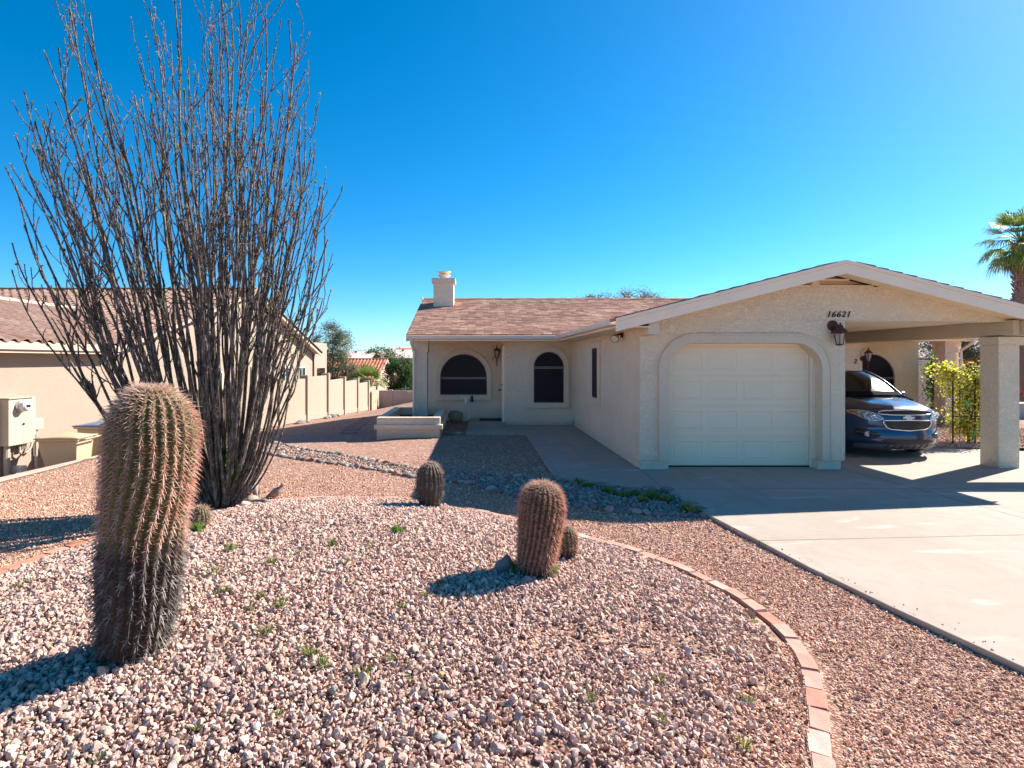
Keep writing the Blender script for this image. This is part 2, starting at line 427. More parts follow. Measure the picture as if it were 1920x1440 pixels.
# ------------------------------------------------------------------ stones in bulk
def ico(level):
    bm = bmesh.new(); bmesh.ops.create_icosphere(bm, subdivisions=level, radius=1)
    bm.verts.ensure_lookup_table(); v = np.array([q.co[:] for q in bm.verts]); f = np.array([[q.index for q in p.verts] for p in bm.faces]); bm.free(); return v, f
def stone_proto(level, rng, cuts=9, flat=(1,.82,.62)):
    v, f = ico(level); v = v.copy()
    for _ in range(cuts):
        n = rng.normal(size=3); n /= np.linalg.norm(n); d = rng.uniform(.30, .66)
        s = v@n-d; v -= np.outer(np.clip(s, 0, None), n)
    v *= np.array(flat)*rng.uniform(.72, 1.28, 3); v += rng.normal(scale=.025, size=v.shape)
    return v/np.abs(v).max(), f
def rand_rot(n, rng):
    q = rng.normal(size=(n,4)); q /= np.linalg.norm(q, axis=1)[:,None]; w, x, y, z = q.T
    return np.stack([np.stack([1-2*(y*y+z*z), 2*(x*y-z*w), 2*(x*z+y*w)],1), np.stack([2*(x*y+z*w), 1-2*(x*x+z*z), 2*(y*z-x*w)],1), np.stack([2*(x*z-y*w), 2*(y*z+x*w), 1-2*(x*x+y*y)],1)],1)
def scatter(name, pts, size, protos, pal, mat, rng, label, cat, gain=(.8, 1.2)):
    n = len(pts); k = len(protos); which = rng.integers(0, k, n); Vs, Fs, Cs = [], [], []; off = 0
    R = rand_rot(n, rng); pal = np.array(pal)
    ci = rng.choice(len(pal), n, p=PALW(len(pal))); c = pal[ci]*np.array([1.0,.965,.915])*rng.uniform(gain[0], gain[1], (n,1))*rng.uniform(.96,1.04,(n,3))
    for q in range(k):
        ix = np.where(which == q)[0]
        if not len(ix): continue
        v, f = protos[q]; vv = np.einsum('nij,mj->nmi', R[ix], v)*size[ix][:,None,None]+pts[ix][:,None,:]
        Vs.append(vv.reshape(-1,3)); Fs.append((f[None]+(np.arange(len(ix))*len(v))[:,None,None]).reshape(-1, f.shape[1])+off); off += len(ix)*len(v)
        Cs.append(np.repeat(c[ix], len(v), 0))
    return tag(np_mesh(name, np.concatenate(Vs), np.concatenate(Fs), mat, col=np.concatenate(Cs)), label, cat, kind='stuff')
def PALW(n):
    w = np.array([1.0/(1+.45*i) for i in range(n)]); return w/w.sum()
PINK = [(.57,.395,.335),(.59,.425,.37),(.52,.345,.285),(.61,.465,.41),(.47,.30,.245),(.56,.38,.31),(.63,.51,.45),(.49,.36,.32),(.53,.39,.30),(.39,.30,.27)]
def jgrid(x0, x1, y0, y1, step, rng):
    gx, gy = np.meshgrid(np.arange(x0, x1, step), np.arange(y0, y1, step)); p = np.stack([gx.ravel(), gy.ravel()], 1)
    return p+rng.uniform(-.5*step, .5*step, p.shape)
r2 = np.random.default_rng(21)
P2 = [stone_proto(2, r2, 10) for _ in range(9)]; P1 = [stone_proto(1, r2, 4) for _ in range(9)]
A = np.concatenate([jgrid(-4.6, 2.4, 1.5, 8.1, .0225, r2), jgrid(-4.6, 2.4, 1.5, 8.1, .034, r2)])
n_top = len(jgrid(-4.6, 2.4, 1.5, 8.1, .034, r2)); lay = np.concatenate([np.zeros(len(A)-n_top), np.ones(n_top)])
z, t = mound_np(A[:,0], A[:,1])
edge = .965-.05*(r2.random(len(A))**2)*3
bare = np.array([mnoise.noise(Vector((x*1.3, y*1.3, 9))) for x, y in A])
keep = (t < edge) & ~((t > .88) & (A[:,0] > .9) & (A[:,1] < 3.4) & (r2.random(len(A)) < .6)) & ~((bare > .45) & (r2.random(len(A)) < .6))
inv = np.abs(A[:,0]/np.maximum(A[:,1], .1)+.0) < 1.15
keep &= inv
A, z, lay = A[keep], z[keep], lay[keep]
size = .0126*np.exp(r2.normal(0, .38, len(A))); size = np.clip(size, .0055, .034); size = np.where(lay > 0, size*1.12, size)
pts = np.stack([A[:,0], A[:,1], z+np.where(lay > 0, .007, 0)+r2.uniform(-.005,.006,len(A))], 1)
near = A[:,1] < 3.9
scatter('gravel', pts[near], size[near], P2, PINK, m_stone, r2, 'near crushed pinkish stones covering the island mound', 'gravel', (.78,1.2))
scatter('gravel', pts[~near], size[~near], P1, PINK, m_stone, r2, 'far crushed pinkish stones covering the back of the mound', 'gravel', (.78,1.2))
# fine granite: chips over the strip by the driveway and the areas behind the island
PEA = [(.66,.40,.29),(.58,.335,.235),(.72,.49,.375),(.52,.29,.20),(.76,.58,.47),(.45,.245,.17),(.68,.44,.31)]
DRIVE_L = [(3.9,1),(3.6,2.4),(3.39,3.5),(3.2,4.36),(3.06,5.19),(2.98,5.94),(2.87,6.87),(2.78,8.29),(1.73,8.79),(1.30,9.41),(1.31,12.2),(1.35,14.6)]
def left_of_drive(p):
    y = p[:,1]; yy = np.array([q[1] for q in DRIVE_L]); xx = np.array([q[0] for q in DRIVE_L]); return p[:,0] < np.interp(y, yy, xx)-.01
UP = [(497,818),(520,824),(548,834),(580,842),(620,850),(660,858),(700,866),(740,872),(790,880),(838,887),(897,891),(948,894),(988,896),(1010,896),(1035,897),(1065,904),(1101,911),(1134,915),(1177,918),(1225,921),(1258,927),(1283,942),(1316,957),(1331,967)]
LO = [(480,845),(510,850),(545,858),(580,864),(610,868),(650,874),(700,881),(740,887),(775,895),(841,903),(893,911),(915,918),(940,923),(960,929),(1010,940),(1065,949),(1097,956),(1130,959),(1167,962),(1210,964),(1250,966),(1289,968),(1318,969)]
def gpts(pp): return [tuple(G(x, y, GZ)[:2]) for x, y in pp]
upw, low = gpts(UP), gpts(LO)
CREEK = upw+low[::-1]
def inside(p, poly):
    c = np.zeros(len(p), bool); n = len(poly)
    for i in range(n):
        (x1, y1), (x2, y2) = poly[i], poly[i-1]
        m = ((y1 > p[:,1]) != (y2 > p[:,1])); xi = (x2-x1)*(p[:,1]-y1)/((y2-y1) or 1e-9)+x1
        c ^= m & (p[:,0] < xi)
    return c
def tz(a): return np.array([terrain(x, y) for x, y in a])
B = np.concatenate([jgrid(-7.5, 4.0, 1.6, 5.4, .0165, r2), jgrid(-7.5, 3.2, 5.4, 8.2, .024, r2), jgrid(-7.5, 3.2, 8.2, 12.5, .03, r2)])
_, t = mound_np(B[:,0], B[:,1])
keep = ((t > 1.035) | ((t > .84) & (t < .99) & (B[:,0] > .8) & (B[:,1] < 3.8))) & left_of_drive(B) & ~inside(B, CREEK) & (np.abs(B[:,0]/B[:,1]+.05) < 1.12) & (B[:,0] > -7.5)
keep &= ~((t < .98) & (r2.random(len(B)) < .4)) & (r2.random(len(B)) > (B[:,1]-7.4)/4.6)
B = B[keep]; zb = tz(B); _, t = mound_np(B[:,0], B[:,1]); zb = np.where(t < 1, mound_np(B[:,0], B[:,1])[0], zb)
sz = np.clip(.0085*np.exp(r2.normal(0, .38, len(B))), .004, .026)*np.where(B[:,1] > 8.2, 1.2, np.where(B[:,1] > 5.4, 1.15, 1))
P0 = []
for _ in range(8):
    v = np.array([(1,0,0),(-1,0,0),(0,1,0),(0,-1,0),(0,0,1),(0,0,-1)], float)*r2.uniform(.6,1.1,3)+r2.normal(scale=.12, size=(6,3))
    P0.append((v, np.array([(0,2,4),(2,1,4),(1,3,4),(3,0,4),(2,0,5),(1,2,5),(3,1,5),(0,3,5)])))
pts = np.stack([B[:,0], B[:,1], zb+sz*.12], 1)
n5 = B[:,1] < 4.3
scatter('granite_gravel', pts[n5], sz[n5], P1, PEA, m_stone, r2, 'fine reddish granite chips in the strip beside the driveway', 'gravel', (.75,1.25))
scatter('granite_gravel', pts[~n5], sz[~n5], P0, PEA, m_stone, r2, 'fine reddish granite chips on the paths behind the mound', 'gravel', (.75,1.25))
# chips strayed on to the slab
dl = np.array(DRIVE_L); yy = r2.uniform(1.6, 8.4, 110); xx = np.interp(yy, dl[:,1], dl[:,0])+.015+np.abs(r2.normal(0, .09, 110))
scatter('granite_gravel', np.stack([xx, yy, np.full(110, .003)], 1), np.clip(.0052*np.exp(r2.normal(0, .4, 110)), .003, .014), P1, PEA, m_stone, r2, 'stray granite chips along the edge of the driveway', 'gravel', (.7,1.2))
# dry creek bed
C = jgrid(-8, 3.2, 6.5, 16, .045, r2); C = C[inside(C, CREEK)]
zc = tz(C); sz = np.clip(.023*np.exp(r2.normal(0,.3,len(C))), .012, .05)
scatter('gravel', np.stack([C[:,0], C[:,1], zc+.012], 1), sz, P1, [(.44,.32,.275),(.38,.27,.23),(.48,.37,.32),(.31,.25,.23),(.52,.42,.37),(.37,.235,.19)], m_stone, r2, 'grey pink stones filling the dry creek bed', 'gravel', (.8,1.2))
# river rocks lining the creek: each its own object
def rock_mesh(seed, level=3, name='river_rock', rough=.16):
    r = random.Random(seed); v, f = ico(level); off = Vector((seed*3.1, seed*1.7, 0)); rn = np.random.default_rng(seed+50)
    for _ in range(5):
        n = rn.normal(size=3); n /= np.linalg.norm(n); s = v@n-rn.uniform(.6,.85); v = v-np.outer(np.clip(s, 0, None)*.8, n)
    v = np.array([np.array(q)*(1+rough*mnoise.noise(Vector(q)*1.1+off)+.04*mnoise.noise(Vector(q)*3+off)) for q in v])
    me = bpy.data.meshes.new(name); me.from_pydata(v.tolist(), [], f.tolist())
    for p in me.polygons: p.use_smooth = True
    me.materials.append(m_rock); return me
rks = [rock_mesh(i) for i in range(10)]
def place_rock(x, y, s, lab, grp, zz=None, flat=.55):
    o = bpy.data.objects.new('river_rock', random.choice(rks)); COL.objects.link(o)
    a = random.uniform(.8, 1.25); o.scale = (s*a, s/a, s*flat*random.uniform(.8,1.25)); o.rotation_euler = (random.uniform(-.25,.25), random.uniform(-.25,.25), random.uniform(0, 6.3))
    o.location = (x, y, (terrain(x, y) if zz is None else zz)+o.scale[2]*.45)
    return tag(o, lab, 'rock', grp)
def rock_row(poly, lab_fn, grp, smin, smax):
    pts = resample(poly, .03); s = 0; i = 0
    while i < len(pts):
        s = random.uniform(smin, smax); x, y = pts[i]
        place_rock(x+random.uniform(-.03,.03), y+random.uniform(-.04,.04), s, lab_fn(x, y), grp)
        i += max(1, int(s*1.8*random.uniform(.85,1.3)/.03))
rock_row(upw, lambda x, y: 'rounded river rock piled along the walkway end of the creek' if x > .95 else 'rounded river rock in the house side row edging the dry creek', 'river rocks lining the far side of the creek', .042, .082)
rock_row(low, lambda x, y: 'rounded river rock in the near row facing the shaded strip' if x > .3 else 'half buried pale river rock in the near row of the sunlit creek', 'river rocks lining the near side of the creek', .04, .078)
for (px, py, s) in ((1060,899,.07),(1085,902,.08),(1120,909,.085),(1150,912,.06),(1200,915,.08),(1246,920,.11),(1266,928,.095),(1278,934,.065),(1296,944,.08),(1301,952,.07)):
    g = G(px, py, GZ); place_rock(g.x+random.uniform(-.1,.1), g.y-.14, s, 'rounded river rock heaped beside the walkway and driveway corner', 'river rocks heaped at the driveway corner')
# ------------------------------------------------------------------ slabs
drv = [(13.5,-4),(13.5,9.6),(12.2,10.9),(11.2,12.0),(9.62,12.25),(9.62,16.55),(6.45,16.55),(6.45,10.1),(2.86,10.1),(2.86,9.7),(2.78,8.29),(2.87,6.87),(2.98,5.94),(3.06,5.19),(3.2,4.36),(3.39,3.5),(3.6,2.4),(3.9,1),(4.6,-4)]
tag(MB().prism(drv, 'z', -.16, 0.0).build('driveway', m_conc, bevel=.008), 'pale concrete driveway with dark control joints', 'driveway', kind='structure')
wlk = [(2.85,9.69),(2.85,16.6),(.85,16.6),(.85,16.0),(1.0,14.64),(1.31,14.58),(1.31,12.2),(1.29,10.6),(1.30,9.41),(1.45,9.02),(1.73,8.79),(2.2,8.52),(2.775,8.285)]
tag(MB().prism(wlk, 'z', -.15, -.002).build('walkway', m_walk, bevel=.008), 'concrete walkway curving along the garage wall', 'walkway', kind='structure')
tag(MB().prism([(-.25,14.62),(.995,14.62),(.846,16.0),(.846,17.9),(-.2,17.9)], 'z', -.15, .045).build('entry_slab', m_walk, bevel=.01), 'concrete slab before the front door', 'entry slab', kind='structure')

# ------------------------------------------------------------------ the house
YG, YW, YR = 9.82, 16.6, 17.9
house = thing('house', 'low cream stucco house with arched garage door, carport and brown shingle roof', 'house', (2.85, YG, 0))
def arch(x0, x1, z0, zs, n=20):          # bottom-left, bottom-right, then over the arch
    c, r = (x0+x1)/2, (x1-x0)/2
    return [(x0, z0), (x1, z0)]+[(c+r*math.cos(PI*i/n), zs+r*math.sin(PI*i/n)) for i in range(n+1)]
# garage front wall as one slab with the door and carport notches
RX, RZ, PIT = 6.05, 3.54, .253
def rake(x): return RZ-PIT*abs(x-RX)-.10
def rnd_notch(x0, x1, zt, r, n=10):      # left side up, over, right side down
    L = [(x0, .15)]+[(x0+r-r*math.cos(PI/2*i/n), zt-r+r*math.sin(PI/2*i/n)) for i in range(n+1)]
    R = [(x1-r+r*math.sin(PI/2*i/n), zt-r+r*math.cos(PI/2*i/n)) for i in range(n+1)]+[(x1, .15)]
    return L+R
GX0, GX1, GZT = 3.335, 5.995, 2.19
zv = 3.17; xv = (RZ-.10-zv)/PIT
wall = [(2.85, .15)]+rnd_notch(GX0, GX1, GZT, .46)+[(6.42, .15), (6.42, 2.57), (9.56, 2.57), (9.62, rake(9.62)), (RX+xv, zv), (RX-xv, zv), (2.85, rake(2.85))]
MB().prism(wall, 'y', YG, YG+.24).build('wall', m_stucco, house, bevel=.018, segs=3, tri=True)
f = MB(); f.box(2.875, GX0+.02, YG+.025, YG+.2, -.03, .152); f.box(GX1-.03, 6.36, YG+.025, YG+.2, -.03, .152); f.build('foundation', m_found, house, bevel=.008)
# garage side walls, wing walls
MB().box(2.85, 3.05, YG+.24, YW, .15, 2.72).build('wall', m_stucco, house)
MB().box(2.868, 3.03, YG+.03, YW-.02, -.03, .152).build('foundation', m_found, house)
MB().box(6.2, 6.42, YG+.24, YW, -.03, 2.6).build('wall', m_stucco, house)
MB().box(.85, 2.85, YW, YW+.2, .09, 2.72).build('wall', m_stucco, house)
MB().box(.87, 2.86, YW+.03, YW+.18, -.03, .093).build('foundation', m_found, house)
MB().box(.85, 1.05, YW+.2, YR, .09, 2.72).build('wall', m_stucco, house)
MB().box(-1.87, .85, YR, YR+.2, .09, 2.75).build('wall', m_stucco, house)
MB().box(-1.86, .85, YR+.03, YR+.18, -.03, .093).build('foundation', m_found, house)
gw = [(YR+.2, -.5), (26.1, -.5), (26.1, 2.6), (21, 4.1), (YR+.2, 3.2)]
MB().prism(gw, 'x', -1.87, -1.67).build('wall', m_stucco, house)
MB().box(-1.67, 13.97, 25.9, 26.1, -.5, 2.6).build('wall', m_stucco, house)
MB().box(6.42, 11.35, YW, YW+.2, -.03, 2.72).build('wall', m_stucco, house)
MB().box(11.15, 11.35, YW+.2, YR, -.03, 2.72).build('wall', m_stucco, house)
MB().box(11.35, 14.02, YR, YR+.2, -.05, 2.75).build('wall', m_stucco, house)
MB().prism(gw, 'x', 13.82, 14.02).build('wall', m_stucco, house)
# expansion bead down the garage side
MB().tube([(2.846,16.58,.1),(2.846,16.58,2.6)], .008, 6).build('trim_bead', m_paint, house)
# arched trim round the garage door
po = rnd_notch(GX0-.14, GX1+.14, GZT+.14, .60); pi_ = rnd_notch(GX0, GX1, GZT, .46)
MB().ring(po, pi_, 'y', YG-.045, YG+.004, closed=False).build('door_surround', m_trim, house, bevel=.012, segs=3)
MB().ring(rnd_notch(GX0-.165, GX1+.165, GZT+.165, .62), rnd_notch(GX0-.138, GX1+.138, GZT+.138, .6), 'y', YG-.052, YG+.002, closed=False).build('door_surround_cap', m_trim, house)
# sectional garage door, 4 x 4 raised panels
bm = bmesh.new(); DX0, DX1, DY = 3.24, 6.0, 10.06
gv = {}
nx_, nz_ = 4, 4
W = (DX1-DX0)/nx_
def gvx(x, z):
    k = (round(x,4), round(z,4))
    if k not in gv: gv[k] = bm.verts.new((x, DY, z))
    return gv[k]
cells = []; seams = []
xe = [DX0+.02]; 
for i in range(4): xe += [3.495+.627*i, 4.025+.627*i]
xe += [DX1]; xe = sorted(xe)
ze = []
for j in range(4):
    z0 = .02+j*.533; ze += [z0+.006, z0+.108, z0+.432, z0+.525]
for a in range(len(xe)-1):
    for b in range(len(ze)-1):
        q = bm.faces.new([gvx(xe[a], ze[b]), gvx(xe[a+1], ze[b]), gvx(xe[a+1], ze[b+1]), gvx(xe[a], ze[b+1])])
        if a % 2 == 1 and b % 4 == 1: cells.append(q)
        if b % 4 == 3: seams.append(q)
bm.normal_update()
r1 = bmesh.ops.inset_individual(bm, faces=cells, thickness=.020, depth=-.0085)
bm.normal_update()
sgn = -1
r2_ = bmesh.ops.inset_individual(bm, faces=cells, thickness=.004, depth=0)
r3_ = bmesh.ops.inset_individual(bm, faces=cells, thickness=.030, depth=.0062)
# grooves between sections
bmesh.ops.inset_individual(bm, faces=seams, thickness=.0008, depth=-.012)
bmesh.ops.recalc_face_normals(bm, faces=bm.faces)
me = bpy.data.meshes.new('garage_door'); bm.to_mesh(me); bm.free()
gd = link(me, 'garage_door', m_door, house); sd = gd.modifiers.new('thick', 'SOLIDIFY'); sd.thickness = .03; sd.offset = 1 if me.polygons[0].normal.y > 0 else -1
gd['label'] = 'cream sectional garage door of sixteen raised panels'
MB().box(DX0, DX1, DY-.012, DY+.03, -.0, .022).build('door_seal', m_black, gd)
j = MB(); j.box(5.98, 6.06, 9.99, 10.04, .0, 2.3); j.box(5.925, 5.978, 10.02, 10.045, .0, 2.3); j.box(3.2, 5.92, 10.0, 10.045, 2.142, 2.3); j.build('door_jamb', m_paint, house, bevel=.004)
MB().box(3.1, 6.15, 10.5, 10.6, 0, 2.6).build('garage_back', m_black, house)
# windows
def window(y, tx0, tx1, tz0, tzs, gx0, gx1, gz0, gzs, bar, face=-1):
    n = 24
    w = MB().ring(arch(tx0, tx1, tz0, tzs, n), arch(gx0, gx1, gz0, gzs, n), 'y', y-.075, y+.002).build('window', m_trim, house, bevel=.012, segs=3)
    w['label'] = 'round topped dark screened window with stucco surround'
    MB().ring(arch(gx0+.004, gx1-.004, gz0+.004, gzs, n), arch(gx0+.03, gx1-.03, gz0+.03, gzs, n), 'y', y-.03, y-.006).build('frame', m_wframe, w)
    MB().prism(arch(gx0+.004, gx1-.004, gz0+.004, gzs, n), 'y', y-.012, y-.004).build('pane', m_screen, w)
    b = MB(); b.box(gx0+.01, gx1-.01, y-.034, y-.005, bar-.008, bar+.018); b.box(gx0+.01, gx1-.01, y-.034, y-.005, bar-.046, bar-.022); b.build('mullion', m_bar, w, bevel=.003)
window(YR, -1.27, .50, .623, 1.37, -1.12, .355, .80, 1.35, 1.34)
window(YW, 1.53, 2.74, .49, 1.69, 1.70, 2.58, .647, 1.70, 1.69)
window(YR, 11.60, 13.37, .623, 1.37, 11.745, 13.22, .80, 1.35, 1.34)
ws = MB().ring([(12.86,.845),(13.99,.845),(13.99,2.34),(12.86,2.34)], [(13.08,1.01),(13.69,1.01),(13.69,2.18),(13.08,2.18)], 'x', 2.80, 2.852).build('window', m_trim, house, bevel=.01)
ws['label'] = 'narrow dark screened window in the garage side'
MB().box(2.826, 2.836, 13.085, 13.685, 1.015, 2.175).build('pane', m_screen, ws)
MB().ring([(13.083,1.013),(13.687,1.013),(13.687,2.177),(13.083,2.177)], [(13.12,1.05),(13.65,1.05),(13.65,2.14),(13.12,2.14)], 'x', 2.815, 2.84).build('frame', m_wframe, ws)
# front door in the flank of the recess
fd = MB().box(.80, .852, 16.78, 17.68, .05, 2.2).build('front_door', m_paint, house, bevel=.006)
d = MB(); d.tube([(.80,16.9,1.0),(.72,16.9,1.0)], .014, 8); d.lathe([(.0,0),(.03,.005),(.034,.025),(.02,.05),(0,.055)], (.68,16.9,1.0), 12, 'x'); d.build('handle', m_iron, fd, smooth=True)
MB().lathe([(.0,0),(.03,.002),(.03,.03),(0,.035)], (.77,16.9,1.16), 12, 'x').build('deadbolt', m_iron, fd, smooth=True)
MB().box(.79, .852, 16.66, 16.778, .05, 2.32).build('door_frame', m_paint, house, bevel=.008)
# porch columns with caps and downspouts
def porch(cx, s):
    c = MB().box(cx-.20, cx+.20, 16.28, 16.68, -.05, 2.48).build('column', m_stucco, house, bevel=.015)
    MB().box(cx-.23, cx+.23, 16.24, 16.72, 2.13, 2.50).build('capital', m_stucco, c, bevel=.012)
    x = cx-s*.17
    MB().tube([(x-s*.05,15.82,2.50),(x-s*.05,15.82,2.40),(x,16.18,2.18),(x,16.18,2.0),(x,16.18,.28)], .042, 4).build('downspout', m_gutter, house, bevel=.006)
porch(-1.6, 1); porch(13.72, -1)
# roof: wing with a gable at each end, garage gable in front of it
EY, EZ, RY, RRZ = 15.9, 2.62, 21.0, 4.18
wr = [(EY,EZ),(RY,RRZ),(26.4,EZ-.1),(26.4,EZ-.18),(RY,RRZ-.10),(EY,EZ-.06)]
MB().prism(wr, 'x', -1.95, 14.15).build('roof', m_shingle, house)['label'] = 'brown pink shingled roof of the wing behind the garage'
def courses(name, mat, fn, n, parent):    # a thin lapped butt edge for each shingle course
    m = MB()
    for i in range(n): fn(m, i)
    return m.build(name, mat, parent)
k = (RRZ-EZ)/(RY-EY)
def wc(m, i):
    y = EY+.135*i; x = -1.96
    while x < 14.1:
        L = random.uniform(.5, 1.0); x2 = min(14.15, x+L); h = random.uniform(.007,.014)
        z = EZ+k*(y-EY)
        m.add([(x,y-.004,z),(x2,y-.004,z),(x2,y+.13,z+k*.13+.001),(x,y+.13,z+k*.13+.001),(x,y-.006,z+h),(x2,y-.006,z+h)], [(4,5,2,3),(0,1,5,4)]); x = x2
courses('shingle_courses', m_shingle, wc, 37, house)
MB().prism([(20.86,RRZ-.02),(21,RRZ+.028),(21.14,RRZ-.02),(21.0,RRZ-.0)], 'x', -1.96, 14.16).build('ridge_cap', m_shingle, house)
gr = [(2.29,2.60),(RX,RZ),(9.81,2.60),(9.81,2.54),(RX,RZ-.09),(2.29,2.54)]
MB().prism(gr, 'y', 9.24, 19.2).build('roof', m_shingle2, house)['label'] = 'low shingled gable roof of the garage and carport'
m = MB(); x = 2.3
while x < 9.8:                          # ragged shingle edge seen above the rake
    L = random.uniform(.2,.33); z0 = RZ-PIT*abs(x-RX); z1 = RZ-PIT*abs(x+L-RX); h = .010
    if (x-RX)*(x+L-RX) > 0: m.add([(x,9.215,z0),(x+L,9.215,z1),(x+L,9.215,z1+h+(.012 if x>RX else -.004)),(x,9.215,z0+h+(.012 if x<RX else -.004)),(x,9.6,z0),(x+L,9.6,z1),(x+L,9.6,z1+h),(x,9.6,z0+h)], [(0,1,2,3),(3,2,6,7),(0,3,7,4),(1,5,6,2)])
    x += L
m.build('shingle_edge', m_shingle2, house)
# fascias
def rk(x, o): return RZ-PIT*abs(x-RX)-o
MB().prism([(2.29,rk(2.29,.005)),(RX,rk(RX,.005)),(9.81,rk(9.81,.005)),(9.81,rk(9.81,.062)),(RX,rk(RX,.062)),(2.29,rk(2.29,.062))], 'y', 9.205, 9.24).build('drip_edge', m_paint, house, bevel=.004)
MB().prism([(2.29,rk(2.29,.064)),(RX,rk(RX,.064)),(9.81,rk(9.81,.064)),(9.81,rk(9.81,.235)),(RX,rk(RX,.225)),(2.29,rk(2.29,.225))], 'y', 9.222, 9.26).build('fascia', m_paint, house, bevel=.005)
# soffit under the rake and along the garage eave
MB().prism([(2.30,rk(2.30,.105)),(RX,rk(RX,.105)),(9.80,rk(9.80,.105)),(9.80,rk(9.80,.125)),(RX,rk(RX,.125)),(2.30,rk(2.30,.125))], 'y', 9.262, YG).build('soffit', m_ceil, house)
def gutter(name, path_x=None, path_y=None):
    prof = [(0,0),(.10,0),(.115,.035),(.118,.095),(.105,.10),(.102,.03),(.01,.012),(0,.10),(-.01,.10),(-.01,-.005),(0,-.005)]
    m = MB()
    if path_x: x0, x1, y, z = path_x; m.prism([(y-a, z+b) for a, b in prof], 'x', x0, x1)
    else: y0, y1, x, z = path_y; m.prism([(x-a, z+b) for a, b in prof], 'y', y0, y1)
    return m.build(name, m_gutter, house)
MB().box(2.30, 2.34, 9.262, 15.9, 2.432, 2.56).build('fascia', m_paint, house, bevel=.005)
gutter('gutter', path_y=(9.27, 15.79, 2.30, 2.475))
MB().box(2.34, 2.86, 9.262, 16.6, 2.435, 2.455).build('soffit', m_ceil, house)
MB().box(-1.95, 2.338, 15.92, 15.96, 2.432, 2.57).build('fascia', m_paint, house, bevel=.005)
gutter('gutter', path_x=(-1.95, 2.29, 15.92, 2.49))
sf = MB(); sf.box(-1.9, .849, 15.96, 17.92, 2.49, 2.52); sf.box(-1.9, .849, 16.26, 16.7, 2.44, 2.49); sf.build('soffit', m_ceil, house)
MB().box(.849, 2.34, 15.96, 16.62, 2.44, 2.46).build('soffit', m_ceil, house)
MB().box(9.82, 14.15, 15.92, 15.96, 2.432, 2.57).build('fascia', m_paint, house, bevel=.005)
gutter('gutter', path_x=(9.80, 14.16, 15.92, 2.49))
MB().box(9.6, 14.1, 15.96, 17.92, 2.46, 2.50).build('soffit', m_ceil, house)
bd = [(15.9,EZ-.01),(RY,RRZ-.01),(26.3,EZ-.12),(26.3,EZ-.30),(RY,RRZ-.20),(15.9,EZ-.20)]
MB().prism(bd, 'x', -1.965, -1.94).build('fascia', m_paint, house, bevel=.004)
MB().prism(bd, 'x', 14.14, 14.165).build('fascia', m_paint, house, bevel=.004)
# beam end poking out under the rake, with foil over its top
be = MB().add([(2.83,9.30,2.32),(3.015,9.30,2.32),(3.015,9.82,2.32),(2.83,9.82,2.32),(2.865,9.32,2.63),(3.03,9.32,2.63),(3.03,9.82,2.63),(2.865,9.82,2.63)], [(0,3,2,1),(4,5,6,7),(0,1,5,4),(1,2,6,5),(2,3,7,6),(3,0,4,7)]).build('beam_end', m_trim, house, bevel=.012)
fm = MB(); fm.grid(lambda u, v: (2.862+.172*u+random.uniform(-.004,.004), 9.30+.30*v, 2.636+random.uniform(0,.014)-.05*max(0,.25-v)*4*abs(u-.35)), 9, 9); fm.build('foil_cap', m_foil, be)
# louvred vent in the gable peak
gvn = MB().prism([(RX-xv+.02, zv-.0),(RX+xv-.02, zv-.0),(RX, RZ-.12)], 'y', YG+.13, YG+.17).build('gable_vent', m_ceil, house)
s = MB()
for z, h in ((zv+.015, .0), (zv+.125, 0)):
    w = (RZ-.11-z)/PIT-.07
    if w > .1: s.add([(RX-w,YG+.10,z+.035),(RX+w,YG+.10,z+.035),(RX+w*.97,YG+.012,z+.012),(RX-w*.97,YG+.012,z+.012),(RX-w,YG+.10,z+.02),(RX+w,YG+.10,z+.02),(RX+w*.97,YG+.012,z-.012),(RX-w*.97,YG+.012,z-.012)], [(0,1,2,3),(4,7,6,5),(0,4,5,1),(2,6,7,3),(1,5,6,2),(3,7,4,0)])
s.build('slats', m_paint, gvn)
MB().box(RX-.21, RX-.07, YG+.002, YG+.13, zv-.0, RZ-.16).build('vent_post', m_stucco, gvn, bevel=.01)
# carport: ceiling, side beam, square pillar
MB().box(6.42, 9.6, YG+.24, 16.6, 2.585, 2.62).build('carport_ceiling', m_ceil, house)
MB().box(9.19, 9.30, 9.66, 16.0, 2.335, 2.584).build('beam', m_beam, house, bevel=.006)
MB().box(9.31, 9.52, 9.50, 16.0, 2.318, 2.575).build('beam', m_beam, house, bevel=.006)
MB().box(9.79, 9.82, 9.27, 15.9, 2.432, 2.56).build('fascia', m_paint, house)
pl = MB().box(9.18, 9.55, 9.92, 10.30, -.03, 2.17).build('carport_pillar', m_stucco, house, bevel=.016, segs=3)
MB().box(9.165, 11.2, 9.905, 10.315, 2.17, 2.31).build('capital', m_stucco, pl, bevel=.014, segs=3)
MB().box(9.523, 13.4, 9.93, 10.2, 2.32, 2.57).build('beam', m_beam, house, bevel=.006)
MB().box(13.0, 13.38, 9.92, 10.30, -.03, 2.17).build('carport_pillar', m_stucco, house, bevel=.016)
MB().box(11.201, 13.4, 9.91, 10.31, 2.172, 2.31).build('lintel', m_stucco, house, bevel=.01)
# chimney and flue
ch = MB().box(-1.47, -.77, 19.6, 20.3, 3.5, 4.72).build('chimney', m_stucco, house, bevel=.015)
MB().box(-1.53, -.71, 19.54, 20.36, 4.58, 4.74).build('chimney_cap', m_trim, ch, bevel=.01)
MB().lathe([(.15,4.74),(.15,4.82),(.235,4.86),(.235,4.885),(.16,4.87),(.16,4.92),(.15,4.94),(.25,4.985),(.25,5.01),(.05,5.04),(0,5.04)], (-1.12,19.95,0), 24).build('flue', m_gutter, ch, smooth=True)
